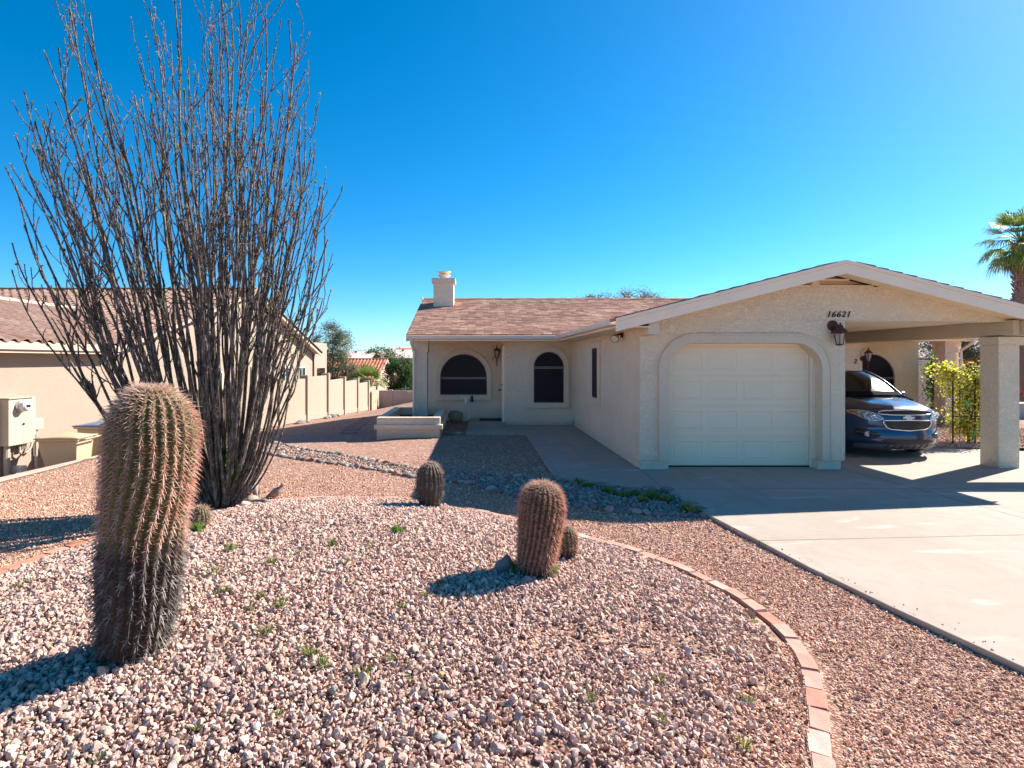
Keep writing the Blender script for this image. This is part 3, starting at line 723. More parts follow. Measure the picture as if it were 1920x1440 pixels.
# vent pipe on the gable edge
MB().tube([(-1.9,20.9,4.1),(-2.0,20.85,4.2)], .03, 8).build('roof_bracket', m_white, house)
# house number and unit numbers
def text(body, x, y, z, h, mat, name, parent, shear=.28, space=1.0, ext=.006):
    cu = bpy.data.curves.new(name, 'FONT'); cu.body = body; cu.size = h/.70; cu.shear = shear; cu.space_character = space; cu.extrude = ext; cu.bevel_depth = 0; cu.resolution_u = 4
    o = bpy.data.objects.new(name, cu); COL.objects.link(o); bpy.context.view_layer.update()
    dg = bpy.context.evaluated_depsgraph_get(); me = bpy.data.meshes.new_from_object(o.evaluated_get(dg)); bpy.data.objects.remove(o); bpy.data.curves.remove(cu)
    for v in me.vertices: v.co = Vector((x+v.co.x, y-v.co.z, z+v.co.y))
    for q in me.polygons: q.use_smooth = False
    return link(me, name, mat, parent)
hn = text('16621', 6.083, YG-.012, 2.645, .102, m_iron, 'house_number', house, .32, 1.17, .008); hn['label'] = 'dark italic house number 16621'
text('1', .50, YR-.012, 1.885, .12, m_iron, 'unit_number', house, 0)['label'] = 'dark unit number 1'
text('2', 11.09, YW-.012, 1.80, .13, m_iron, 'unit_number', house, .2)['label'] = 'dark unit number 2'
# lanterns
def lantern(x, y, z, s=1.0, style=0):
    """z = centre of the glass; wall plane at y"""
    yl = y-.16*s
    b = MB()
    if style == 0:      # rust coach lantern hanging from a round backplate and scroll
        b.lathe([(0,0),(.085,.0),(.09,.02),(.06,.035),(0,.04)], (x-.05*s, y, z+.27*s), 18, 'y') if False else b.lathe([(0,-.045),(.06,-.04),(.092,-.02),(.092,0)], (x-.05*s, y, z+.27*s), 18, 'y')
        b.tube([(x-.05*s, y-.03, z+.27*s),(x-.03*s, y-.10*s, z+.24*s),(x, yl, z+.27*s),(x+.02*s, yl, z+.32*s)], .016*s, 8)
        b.tube([(x, yl, z+.27*s),(x, yl, z+.2*s)], .014*s, 8)
        b.lathe([(.03,.235),(.05,.215),(.055,.19),(.115,.125),(.13,.10),(.132,.085),(.0,.085)], (x, yl, z), 16)
    else:
        b.lathe([(0,-.05),(.05,-.045),(.075,-.02),(.075,0)], (x+(.0 if style==1 else -.07*s), y, z-.06*s), 16, 'y')
        b.tube([(x+(.0 if style==1 else -.07*s), y-.03, z-.06*s),(x-.0, y-.11*s, z-.18*s),(x, yl, z-.20*s),(x, yl, z-.12*s)], .014*s, 8)
        b.tube([(x, yl, z-.12*s),(x, yl, z-.40*s)], [.022*s,.008*s], 8)
        b.lathe([(.0,.27),(.014,.26),(.012,.21),(.03,.19),(.10,.125),(.112,.10),(.0,.10)], (x, yl, z), 12)
    L = b.build('wall_lantern', m_rust, house, smooth=True)
    if style == 0: L['label'] = 'rusty coach lantern beside the carport'
    prof = [(.07,-.115),(.105,.086)] if style == 0 else [(.035,-.13),(.075,-.02),(.10,.10)]
    MB().lathe([(r*s*.92, q*s) for r, q in prof], (x, yl, z), 6).build('lantern_glass', m_lglass, L)
    c = MB()
    for i in range(6):
        a = PI/3*i; c.tube([(x+math.cos(a)*r*s, yl+math.sin(a)*r*s, z+q*s) for r, q in prof], .008*s, 5)
    r0, q0 = prof[0]; c.lathe([(r0*s*.4, (q0-.03)*s),((r0+.01)*s,(q0-.012)*s),((r0+.012)*s, q0*s),(0,q0*s)], (x, yl, z), 12)
    c.build('lantern_cage', m_rust, L)
lantern(6.235, YG, 2.27, .84, 0)
lantern(.66, YR, 2.09, 1.0, 1)
lantern(11.42, YW, 2.0, 1.0, 2)
# floodlight under the garage eave
fl = MB(); fl.lathe([(0,0),(.07,0),(.07,.03),(0,.03)], (2.82,10.98,2.40), 14, 'x'); fl.tube([(2.82,10.98,2.40),(2.74,10.95,2.39),(2.70,10.93,2.35)], .02, 8)
fl = fl.build('floodlight', m_rust, house, smooth=True)
hd = MB(); dirv = Vector((-.35,-.75,-.5)).normalized(); c0 = Vector((2.70,10.93,2.35))
hd.tube([c0-dirv*.06, c0, c0+dirv*.07, c0+dirv*.09], [.03,.06,.085,.086], 16); hd.build('lamp_housing', simple('bronze_paint', (.30,.22,.15), .5, .5), fl, smooth=True)
MB().tube([c0+dirv*.086, c0+dirv*.10], [.075,.06], 16).build('bulb', simple('bulb_glass', (.7,.66,.6), .15), fl, smooth=True)
# round cap and hose bib on the walls
MB().lathe([(0,-.02),(.045,-.018),(.05,0)], (2.1,YW,.33), 16, 'y').build('cleanout_cap', m_stucco, house)
MB().lathe([(0,-.03),(.03,-.028),(.034,0)], (6.43,14.6,1.4), 10, 'y').build('outlet', m_white, house)

# ------------------------------------------------------------------ planter, mat, pot, valve
pl = thing('planter', 'low stucco planter box round the porch column', 'planter', (-1.68,14.1,0))
ox0, ox1, oy0, oy1 = -2.47, -.89, 14.10, 17.2
MB().ring([(ox0,oy0),(ox1,oy0),(ox1,16.7),(ox1,oy1),(ox0,oy1)], [(ox0+.2,oy0+.2),(ox1-.2,oy0+.2),(ox1-.2,16.7),(ox1-.2,oy1-.02),(ox0+.2,oy1-.02)], 'z', -.25, .465).build('wall', m_stucco, pl, bevel=.015)
MB().ring([(ox0-.06,oy0-.06),(ox1+.06,oy0-.06),(ox1+.06,oy1+.02),(ox0-.06,oy1+.02)], [(ox0+.01,oy0+.01),(ox1-.01,oy0+.01),(ox1-.01,oy1-.01),(ox0+.01,oy1-.01)], 'z', .17, .29).build('ledge', m_stucco, pl, bevel=.015)
MB().box(ox0+.19, ox1-.19, oy0+.19, oy1-.03, -.2, .24).build('soil', simple('dark_soil', (.05,.032,.022), .95, var=.4, vs=20, bump=.8, bs=40), pl)
tag(MB().box(.12,.82,17.22,17.78,.047,.065).build('doormat', simple('black_mat', (.012,.012,.014), .95, bump=.5, bs=200), bevel=.006), 'black doormat on the concrete before the front door', 'doormat')
pot = MB().lathe([(.0,0),(.13,.0),(.20,.10),(.235,.20),(.22,.30),(.17,.355),(.15,.35),(.19,.29),(.2,.2),(.1,.04),(0,.04)], (-.62,17.30,-.03), 26)
def basket():
    t = NT('woven_basket'); t.set(rough=.85)
    w = t.n('ShaderNodeTexWave', wave_type='BANDS', bands_direction='DIAGONAL'); w.inputs['Scale'].default_value = 9; w.inputs['Distortion'].default_value = 1.5; t.l(t.obj, w.inputs[0])
    t.color(t.mix(w.outputs[0], (.13,.10,.06), (.44,.38,.27))); t.bump(w.outputs[0], .5, .01); return t.m
pot = tag(pot.build('basket_pot', basket(), smooth=True), 'round woven pattern pot beside the planter', 'pot')
vt = thing('irrigation_valve', 'white irrigation valve with pipes on the recess wall', 'valve', (-.3,17.85,.1))
v = MB(); v.tube([(-.22,17.83,.03),(-.22,17.83,.62)], .022, 8); v.tube([(-.16,17.80,.03),(-.20,17.80,.22),(-.25,17.82,.5)], .012, 8); v.tube([(-.42,17.82,.70),(-.10,17.82,.70)], .018, 8); v.tube([(-.42,17.82,.70),(-.46,17.80,.76),(-.42,17.79,.80)], .014, 8)
v.build('pipe', m_white, vt, smooth=True)
v = MB(); v.lathe([(.0,0),(.05,0),(.06,.05),(.05,.1),(.02,.13),(0,.13)], (-.28,17.80,.55), 14); v.box(-.36,-.30,17.76,17.83,.60,.70); v.build('valve_body', m_white, vt, smooth=True)
MB().lathe([(.0,0),(.045,0),(.05,.05),(.045,.17),(.02,.2),(0,.2)], (-.12,17.79,.58), 14).build('timer', simple('navy_plastic', (.01,.015,.03), .4), vt, smooth=True)
for (x, y, s) in ((-.72,14.72,.10),(-.58,14.68,.09),(-.45,14.70,.11),(-.33,14.74,.08),(-.36,14.95,.06)):
    place_rock(x, y, s, 'grey stone edging the small bed between planter and entry slab', 'stones edging the bed by the planter')
# ------------------------------------------------------------------ plants
class Spines:
    """bundles of tapered curved needles as one numpy mesh"""
    def __init__(s): s.p = []; s.c = []
    def add(s, a, b, c, r, col): s.p.append((a, b, c, r)); s.c.append(col)     # quadratic a -> b -> c
    def build(s, name, mat, parent):
        n = len(s.p); A = np.array([q[0] for q in s.p]); B = np.array([q[1] for q in s.p]); C = np.array([q[2] for q in s.p]); R = np.array([q[3] for q in s.p]); cl = np.array(s.c)
        T = C-A; T /= np.linalg.norm(T, axis=1)[:,None]+1e-9
        U = np.cross(T, np.array([.3,.5,.81])); U /= np.linalg.norm(U, axis=1)[:,None]+1e-9; W = np.cross(T, U)
        rows = []
        for t, rr in ((0,1),(.5,.8),(.82,.5)):
            cc = A*(1-t)**2+2*B*t*(1-t)+C*t*t
            for j in range(3):
                an = 2*PI*j/3; rows.append(cc+(U*math.cos(an)+W*math.sin(an))*(R*rr)[:,None])
        rows.append(C); V = np.stack(rows, 1); f = []
        for i in range(2):
            for j in range(3): j2 = (j+1) % 3; f += [(i*3+j, i*3+j2, (i+1)*3+j2), (i*3+j, (i+1)*3+j2, (i+1)*3+j)]
        for j in range(3): f.append((6+j, 6+(j+1) % 3, 9))
        f = np.array(f); F = (f[None]+(np.arange(n)*10)[:,None,None]).reshape(-1, 3)
        return np_mesh(name, V.reshape(-1,3), F, mat, parent, np.repeat(cl, 10, 0))
def spine_mat():
    t = NT('cactus_spines'); t.set(rough=.5, spec=.4); t.color(t.attr())
    tr = t.n('ShaderNodeBsdfTranslucent'); t.l(t.attr(), tr.inputs[0]); mx = t.n('ShaderNodeMixShader'); mx.inputs[0].default_value = .5
    t.l(t.p.outputs[0], mx.inputs[1]); t.l(tr.outputs[0], mx.inputs[2]); t.l(mx.outputs[0], t.out.inputs[0]); return t.m
m_spine = spine_mat()
def flesh_mat():
    t = NT('cactus_skin'); t.set(rough=.6, spec=.3)
    c = t.mix(.5, t.attr(), t.ramp(t.noise(24, 5), [(.3, .6), (.7, 1.35)]), 'MULTIPLY')
    t.color(c); t.bump(t.noise(50, 4), .4, .008); return t.m
m_flesh = flesh_mat()
def lerp3(a, b, t): return tuple(x+(y-x)*t for x, y in zip(a, b))
def barrel(label, base, axis, nrib, sl, spw, cork, pal, seed, parent=None, step=.034, twist=.0, rdepth=.13, redc=.5, group=None):
    """axis: list of (height, x offset, radius); sl spine length; cork = height share that is corky brown"""
    rn = random.Random(seed); root = thing('barrel_cactus', label, 'cactus', base, group); bx, by, bz = base
    hs = np.array([a[0] for a in axis]); ox = np.array([a[1] for a in axis]); rr = np.array([a[2] for a in axis]); H = hs[-1]
    nh, na_ = int(H/.013), nrib*8; V = []; Cc = []
    def radius(h): return float(np.interp(h, hs, rr))
    def off(h): return float(np.interp(h, hs, ox))
    ph = [rn.uniform(0, 6.3) for _ in range(4)]
    def point(h, th, k):      # k in 0..1: groove .. rib crest
        r = radius(h); tw = th+twist*(h/H)+.05*math.sin(h*9+ph[0]+th*2)
        r = r*(1-rdepth*(1-k)) if r > .04 else r*(1-rdepth*(1-k)*.6)
        r *= 1+.022*math.sin(h*2*PI/step*1.0+th*.0)*k
        return Vector((bx+off(h)+r*math.cos(tw), by+r*math.sin(tw), bz+h))
    hh = [H*(1-(1-i/nh)**1.0) for i in range(nh+1)]
    up_c, lo_c = pal
    for h in hh:
        for j in range(na_):
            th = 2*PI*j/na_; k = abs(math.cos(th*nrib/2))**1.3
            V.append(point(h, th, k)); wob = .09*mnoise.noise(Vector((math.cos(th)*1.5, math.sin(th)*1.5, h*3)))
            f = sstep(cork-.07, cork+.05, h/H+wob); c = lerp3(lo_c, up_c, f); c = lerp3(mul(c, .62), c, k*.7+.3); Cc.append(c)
    F = []
    for i in range(nh):
        for j in range(na_): j2 = (j+1) % na_; F.append((i*na_+j, i*na_+j2, (i+1)*na_+j2, (i+1)*na_+j))
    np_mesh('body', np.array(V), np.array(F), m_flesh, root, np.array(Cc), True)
    S = Spines()
    # arc length along the profile for even areole spacing right over the dome
    s = 0; hp = 0; areoles = []; nxt = .02
    for i in range(1, 1200):
        h = H*i/1200*.997; s += math.hypot(h-hp, radius(h)-radius(hp)); hp = h
        if s >= nxt: areoles.append(h); nxt += step
    for j in range(nrib):
        th = 2*PI*j/nrib+PI*0; th = 2*PI*j/nrib
        for h0 in areoles:
            h = min(H*.996, h0+rn.uniform(-.2,.2)*step); r = radius(h)
            if r < .035 and rn.random() < .5: continue
            p = point(h, th, 1); p2 = point(min(H*.999, h+.012), th, 1); p1 = point(max(0, h-.012), th, 1); up = (p2-p1)
            up = up.normalized() if up.length > 1e-7 else Vector((0,0,1))
            ax = Vector((bx+off(h), by, p.z)); out = (p-ax); out.z = 0; out = out.normalized() if out.length > 1e-6 else Vector((1,0,0))
            out = (out-up*out.dot(up)); out = out.normalized() if out.length > 1e-6 else Vector((0,0,1)); side = up.cross(out)
            fresh = sstep(cork-.08, cork+.06, h/H+rn.uniform(-.05,.05)); apex = sstep(.80, .97, h/H)
            red = lerp3((.58,.20,.14), (.86,.50,.38), rn.random()); grey = lerp3((.12,.09,.08), (.60,.54,.49), rn.random()**2.2)
            straw = lerp3((.74,.55,.42), (.88,.76,.66), rn.random())
            n_c = rn.choice((4, 4, 5, 6))
            for q in range(n_c):           # stout central spines, the lowest one long and hooked
                a = 2*PI*q/n_c+rn.uniform(-.4,.4); L = sl*rn.uniform(.65, 1.15)*(1.25 if q == 0 else .85)
                if q == 0: d = (out*.9-up*.55+side*rn.uniform(-.25,.25)).normalized(); c3 = p+d*L+(-up*.12)*L
                else: d = (out*.8+up*math.cos(a)*.75+side*math.sin(a)*.75).normalized(); c3 = p+d*L
                col = lerp3(grey, lerp3(red, straw, max(redc*rn.random(), apex*.85)), fresh)
                S.add(p, p+d*L*.55+out*L*.08, c3, sl*spw*(1.25 if q == 0 else 1), col)
            for q in range(rn.randint(3, 5)):     # thin pale radials lying along the rib
                a = rn.uniform(0, 2*PI); L = sl*rn.uniform(.45,.85); d = (out*.32+up*math.cos(a)+side*math.sin(a)*1.1).normalized()
                S.add(p, p+d*L*.5+out*L*.12, p+d*L, sl*spw*.5, lerp3(grey, lerp3(straw, red, .35*rn.random()), fresh))
    S.build('spines', m_spine, root)
    return root
G_UP, G_LO = (.135,.125,.045), (.070,.046,.034)
zb = mz(-1.89, 3.12)
big = G(252, 1221, zb-.01)
k = big.y/FP
ax_px = [(0,0,60),(30,2,63),(90,7,70),(160,11,76),(230,17,81),(300,25,86),(360,31,90),(400,34,91),(425,34,87),(450,33,77),(470,32,61),(484,31,44),(493,31,26),(498,31,6)]
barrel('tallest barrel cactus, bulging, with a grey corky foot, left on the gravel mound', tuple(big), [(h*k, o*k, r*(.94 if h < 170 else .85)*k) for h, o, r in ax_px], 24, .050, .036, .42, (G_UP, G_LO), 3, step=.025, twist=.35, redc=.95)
z2 = mz(.48, 4.36); med = G(1008, 1078, z2-.01); k = med.y/FP
ax_px = [(0,-6,30),(20,-4,33),(50,0,37),(90,5,41),(120,7,43),(140,8,41),(155,8,35),(165,8,26),(171,8,14),(174,8,2)]
barrel('red spined barrel cactus leaning beside the blue grey rock near the mound centre', tuple(med), [(h*k, o*k, r*k) for h, o, r in ax_px], 26, .036, .036, .10, ((.085,.065,.032), (.06,.038,.030)), 5, step=.021, twist=.5, redc=.5)
z3 = mz(.75, 4.75); pup = G(1064, 1046, z3); k = pup.y/FP
barrel('small grey spined barrel cactus tucked behind the red spined one', tuple(pup), [(0,0,.05),(.05,0,.075),(.12,0,.09),(.19,0,.085),(.235,0,.06),(.26,0,.025),(.265,0,.004)], 16, .034, .028, .3, ((.08,.085,.04), (.07,.05,.04)), 6, step=.026, redc=.9)
z4 = mz(-.55, 6.9); sm = G(806, 951, z4); k = sm.y/FP
barrel('dark grey barrel cactus with a dried fruit at the back rim of the mound', tuple(sm), [(0,0,.10),(.03,0,.125),(.15,0,.150),(.30,0,.165),(.42,0,.155),(.50,0,.11),(.535,0,.06),(.545,0,.005)], 18, .040, .026, .80, ((.07,.07,.045), (.075,.06,.05)), 8, step=.036, redc=.9)
z5 = mz(-2.9, 5.9)
p5 = G(376, 992, z5)
barrel('tiny pale spined barrel cactus between the tallest cactus and the ocotillo', tuple(p5), [(0,0,.06),(.05,0,.085),(.12,0,.095),(.18,0,.08),(.22,0,.05),(.235,0,.006)], 15, .045, .024, .2, ((.10,.11,.045), (.08,.06,.04)), 9, step=.03, redc=1.1)

# ---- ocotillo
def bark_mat():
    t = NT('ocotillo_bark'); t.set(rough=.85, spec=.2)
    s = t.noise(1, 5, .6, t.scaled((55, 55, 6)), 1.2); s2 = t.noise(14, 4, .6)
    c = t.ramp(t.math('MULTIPLY_ADD', s2, .35, t.math('MULTIPLY', s, .65)), [(.34, (.028,.022,.017)), (.47, (.085,.066,.051)), (.58, (.25,.205,.165)), (.69, (.56,.49,.42))])
    t.color(c); t.bump(s, .8, .02); return t.m
m_oco = bark_mat()
m_thorn = simple('ocotillo_thorn', (.40,.355,.31), .6, var=.25, vs=8)
ob = G(414, 946, mz(-3.15, 7.0)+.0)
oco = thing('ocotillo', 'tall bare ocotillo shrub with many thorny grey canes behind the tallest cactus', 'shrub', tuple(ob))
ro = random.Random(11); TH = Spines(); TIPS = []
def smooth_path(p, n):
    out = []; P_ = [2*p[0]-p[1]]+p+[2*p[-1]-p[-2]]
    for i in range(1, len(P_)-2):
        for q in range(n):
            t = q/n; a, b, c, d = P_[i-1:i+3]; out.append(.5*(2*b+(c-a)*t+(2*a-5*b+4*c-d)*t*t+(3*b-a-3*c+d)*t**3))
    return out+[p[-1]]
def thorns(path, rad):
    for i in range(1, len(path)-1):
        t = (path[i+1]-path[i-1]).normalized(); seg = (path[i+1]-path[i]).length
        for _ in range(max(1, int(seg/.026))):
            a = t.orthogonal().normalized(); a.rotate(Matrix.Rotation(ro.uniform(0, 6.3), 3, t)); p = path[i]+(path[i+1]-path[i])*ro.random()+a*rad[i]*.85
            L = ro.uniform(.012,.024); d = (a+t*ro.uniform(-.1,.5)).normalized()
            TH.add(p, p+d*L*.5, p+d*L, .0034, lerp3((.24,.20,.17), (.60,.55,.49), ro.random()))
def wig(path, amp):
    ph = [ro.uniform(0, 6.3) for _ in range(4)]; fr = [ro.uniform(5, 9), ro.uniform(10, 16)]
    n = len(path)
    return [p+Vector((math.sin(fr[0]*i/n+ph[0])+.5*math.sin(fr[1]*i/n+ph[1]), math.cos(fr[0]*i/n+ph[2])+.5*math.sin(fr[1]*i/n+ph[3]), 0))*amp*min(1, i/n*2.5) for i, p in enumerate(path)]
def branch(mb, start, d, L, r, depth):
    k = max(5, int(L/.11)); pts = [start]; p = start.copy(); dd = d.copy()
    for i in range(k):
        dd = (dd+Vector((ro.gauss(0,.16), ro.gauss(0,.16), .17+ro.gauss(0,.06)))).normalized(); p = p+dd*(L/k); pts.append(p)
    pa = smooth_path(pts, 2); rr = [max(.0055, r*(1-.62*i/len(pa))) for i in range(len(pa))]
    mb.tube(pa, rr, 6); thorns(pa, rr); TIPS.append((pa[-1], dd.copy(), rr[-1]))
    if depth > 0:
        for _ in range(ro.choice((1, 1, 2, 2, 3))):
            i = ro.randint(int(len(pa)*.15), int(len(pa)*.8)); t = (pa[min(i+1, len(pa)-1)]-pa[i-1]).normalized() if i else d
            a = t.orthogonal().normalized(); a.rotate(Matrix.Rotation(ro.uniform(0, 6.3), 3, t))
            branch(mb, pa[i], (t*.85+a*.6).normalized(), L*ro.uniform(.3,.62), rr[i]*.8, depth-1)
# silhouette of the crown in the photo: (lateral metres at tip, height of tip)
def top_z(x):
    return float(np.interp(x, [-2.65,-2.35,-2.05,-1.6,-1.1,-.4,.35,.8,1.0,1.25,1.45], [3.8,5.1,5.8,6.2,7.0,6.8,7.0,6.6,5.5,4.5,3.6]))
NC = 100
for i in range(NC):
    fx = (i+.5)/NC*2-1; fx = math.copysign(abs(fx)**.9, fx)+ro.uniform(-.06,.06)
    tx = max(-2.62, -.55+fx*(1.95 if fx > 0 else 2.1)); ty = ro.uniform(-.8, 1)*1.35*math.sqrt(max(.02, 1-min(1, abs(fx))**2))
    tzz = top_z(tx)*ro.uniform(.60, .96)
    if abs(ty) < .4 and ro.random() < .35: tzz = top_z(tx)*ro.uniform(.93, 1.0)
    b0 = ob+Vector((tx*.075+.03+ro.gauss(0,.045), ty*.10+ro.gauss(0,.045), -.06))
    ex = ro.uniform(.56,.72) if abs(fx) > .45 else ro.uniform(.62, .9)
    pts = []
    for q in range(9):
        u = q/8; lat = u**ex
        pts.append(Vector((b0.x+(ob.x+tx-b0.x)*lat, b0.y+(ty+ob.y-b0.y)*lat, b0.z+tzz*(u**(1.0)))))
    pa = wig(smooth_path(pts, 5), .042+.03*ro.random()); n = len(pa)
    r0 = ro.uniform(.015,.032)*(1.0 if tzz > 3.5 else .75)
    rr = [max(.0085, r0*((1-i2/n)**.75*.86+.14))*(1.15 if i2 < 3 else 1) for i2 in range(n)]
    m = MB(); m.tube(pa, rr, 7); thorns(pa, rr); TIPS.append((pa[-1], (pa[-1]-pa[-2]).normalized(), rr[-1]))
    for _ in range(ro.randint(3, 6)):
        j = ro.randint(int(n*.32), int(n*.92)); t = (pa[j+1]-pa[j-1]).normalized(); a = t.orthogonal().normalized(); a.rotate(Matrix.Rotation(ro.uniform(0, 6.3), 3, t))
        out = Vector((tx, ty*.6, 0)).normalized() if abs(tx) > .3 else a
        branch(m, pa[j], (t*.95+a*.42+out*(.12 if tx > -1.6 else -.05)).normalized(), tzz*ro.uniform(.10,.26), rr[j]*.75, 1 if ro.random() < .6 else 0)
    m.build('cane', m_oco, oco, smooth='all')
TH.build('thorns', leaf_mat('ocotillo_thorns', .2), oco)
def leaf_quads(C, D, L, W, col, rng, name, mat, parent, jit=1.0):
    """rhombic leaves: centres C, directions D (n,3)"""
    n = len(C); D = D/(np.linalg.norm(D, axis=1)[:,None]+1e-9); R = rng.normal(size=(n,3)); S = np.cross(D, R); S /= np.linalg.norm(S, axis=1)[:,None]+1e-9
    N = np.cross(D, S); L = L[:,None]; W = W[:,None]
    V = np.stack([C, C+D*L*.5+S*W*.5+N*L*.06, C+D*L, C+D*L*.5-S*W*.5+N*L*.06], 1)
    F = np.arange(n*4).reshape(-1,4)
    return np_mesh(name, V.reshape(-1,3), F, mat, parent, np.repeat(col, 4, 0))
tc, td, tl, tcol = [], [], [], []
for p, d, r in TIPS:
    if ro.random() < .42:
        fl = ro.random() < .2
        for _ in range(10):
            tc.append(p-d*ro.uniform(0,.05)); td.append(d*ro.uniform(.4,1)+Vector((ro.gauss(0,.5), ro.gauss(0,.5), ro.gauss(0,.3)))); tl.append(ro.uniform(.02,.038))
            tcol.append((.42,.12,.10) if fl else lerp3((.12,.20,.03), (.30,.36,.08), ro.random()))
leaf_quads(np.array(tc), np.array(td), np.array(tl), np.array(tl)*.5, np.array(tcol), np.random.default_rng(3), 'leaf_tufts', m_leaf, oco)

# ---- weeds and small green plants
def weed(px, py, s, label, group, seed, kind=0, z=None, name='weed', cat='weed', n=None, xy=None):
    rn = np.random.default_rng(seed)
    if xy: p = Vector((xy[0], xy[1], terrain(*xy)))
    else:
        p = G(px, py, .15)
        for _ in range(6): p = G(px, py, z if z is not None else mz(p.x, p.y))
    root = thing(name, label, cat, tuple(p), group)
    n = n or (26 if kind == 0 else 60); th = rn.uniform(0, 6.3, n); tilt = rn.uniform(.1, .95, n)
    D = np.stack([np.cos(th)*tilt, np.sin(th)*tilt, 1-.45*tilt], 1); r0 = rn.uniform(0, .3, n)*s
    C = np.stack([p.x+np.cos(th)*r0, p.y+np.sin(th)*r0, np.full(n, p.z)], 1)
    L = s*rn.uniform(.5, 1.1, n)
    base = np.array([.15,.20,.06]) if kind == 0 else np.array([.13,.24,.05]); pal = base*rn.uniform(.7,1.5,(n,1)); pal[rn.random(n) < .2] = (.42,.36,.16)
    leaf_quads(C, D, L, s*rn.uniform(.08,.16,n)*(1 if kind == 0 else 1.6), pal, rn, 'blades', m_leaf, root)
    if kind:
        m = 160; q = rn.integers(0, n, m); t = rn.uniform(.3, 1, m)[:,None]; DD = D/np.linalg.norm(D, axis=1)[:,None]
        C2 = C[q]+DD[q]*L[q][:,None]*t; d2 = DD[q]+rn.normal(scale=.7, size=(m,3))
        leaf_quads(C2, d2, s*rn.uniform(.12,.24,m), s*rn.uniform(.06,.11,m), np.array([.15,.27,.05])*rn.uniform(.6,1.6,(m,1)), rn, 'leaves', m_leaf, root)
    return root
WD = [(88,1067,.06),(57,1092,.07),(30,1102,.06),(433,1033,.10),(510,1057,.10),(403,1080,.10),(415,1114,.08),(488,1122,.07),(527,1140,.09),(500,1190,.09),(583,1229,.10),(603,1250,.09),(520,1345,.06),(180,1430,.05),(623,1025,.10),(370,1369,.05),(648,1059,.08),(695,1025,.07),(753,1140,.07),(797,1119,.06),(680,1268,.10),(770,1275,.04),(1238,1280,.07),(1242,1354,.06),(1110,1315,.07),(830,1095,.06),(1402,1150,.05),(1412,1168,.05),(1400,1317,.07),(1396,1403,.08),(470,1145,.06),(730,1237,.06),(560,1040,.06),(1078,1035,.05)]
for i, (px, py, s) in enumerate(WD):
    far = py < 1130
    weed(px, py, s*.85, 'small sparse green weed sprouting among the near stones of the mound' if not far else 'small sparse green weed sprouting among the upper stones of the mound', 'weeds sprouting on the gravel mound', 100+i)
weed(745, 999, .085, 'bright green leafy weed between the small dark cactus and the red spined cactus', None, 201, 1)
weed(973, 1074, .13, 'grey green wispy weed between the blue grey rock and the red spined cactus', None, 202, 0, n=50)
weed(1030, 1078, .10, 'yellow green leafy weed at the right foot of the red spined cactus', None, 203, 1)
weed(372, 997, .10, 'yellow green tuft beneath the tiny cactus', None, 204, 1)
weed(1018, 965, .06, 'lone small weed on the granite path behind the red spined cactus', None, 205, 0, z=GZ)
for i, (px, py) in enumerate([(1150,929),(1170,933),(1190,931),(1212,936),(1232,938),(1205,943),(1250,942),(1140,925),(1225,930),(1285,958),(1300,963),(1100,915),(1085,908)]):
    weed(px, py, .11, 'low green clump growing in the creek bed by the walkway', 'green clumps in the dry creek bed', 220+i, 1, z=GZ)
def bushlet(p, h, r, label, seed):
    rn = np.random.default_rng(seed); root = thing('feathery_shrub', label, 'shrub', tuple(p)); st = MB(); C, D, L = [], [], []
    for i in range(34):
        a = rn.uniform(0, 6.3); e = Vector(p)+Vector((math.cos(a)*r*rn.uniform(.2,1), math.sin(a)*r*rn.uniform(.2,1), h*rn.uniform(.45,1)))
        mid = (Vector(p)+e)/2+Vector((0,0,h*.12)); pa = [Vector(p), mid, e]; st.tube(pa, [.006,.004,.002], 4)
        for _ in range(60):
            t = rn.uniform(.25, 1); q = Vector(p)*(1-t)**2+mid*2*t*(1-t)+e*t*t; C.append(q+Vector(rn.normal(scale=.02, size=3))); D.append(rn.normal(size=3)+np.array([0,0,.6])); L.append(rn.uniform(.02,.055))
    st.build('stems', m_bark, root); L = np.array(L)
    col = np.array([.11,.22,.045])*rn.uniform(.6,1.7,(len(C),1)); col[rn.random(len(C)) < .12] = (.34,.34,.07)
    leaf_quads(np.array(C), np.array(D), L, L*.35, col, rn, 'leaves', m_leaf, root)
gp = G(441, 940, .05); bushlet((gp.x, gp.y-.02, gp.z), .62, .28, 'feathery green shrub at the right foot of the ocotillo', 31)
gp = G(395, 947, .1); bushlet((gp.x-.02, gp.y+.35, gp.z), .8, .2, 'feathery green sprig rising inside the ocotillo canes', 32)
# named stones
def one_rock(px, py, s, col, label, z=None, flat=.8):
    p = G(px, py, z if z is not None else .15)
    for _ in range(6): p = G(px, py, z if z is not None else mz(p.x, p.y))
    me = rock_mesh(int(px), 3, 'rock', .22); me.materials.clear(); me.materials.append(simple('rock_%d' % px, col, .8, var=.25, vs=14, bump=.5, bs=30))
    o = bpy.data.objects.new('rock', me); COL.objects.link(o); o.scale = (s, s*.8, s*flat); o.location = (p.x, p.y, p.z+s*flat*.5); o.rotation_euler = (.2,.3,px); return tag(o, label, 'rock')
one_rock(943, 1070, .072, (.13,.17,.18), 'blue grey rock leaning at the left of the red spined cactus', flat=1.2)
one_rock(823, 1389, 0.030, (.32,.32,.27), 'pale olive stone standing out among the nearest gravel')
one_rock(1085, 1184, 0.020, (.12,.12,.12), 'small black stone on the gravel right of centre')
one_rock(830, 1267, 0.028, (.52,.33,.17), 'tan sandstone chip lying on the gravel at the centre', flat=.4)
one_rock(875, 1221, 0.022, (.45,.40,.37), 'smooth grey pebble on the gravel near the centre', flat=.5)
one_rock(625, 1297, 0.025, (.34,.31,.25), 'olive brown stone lying on the gravel left of centre')
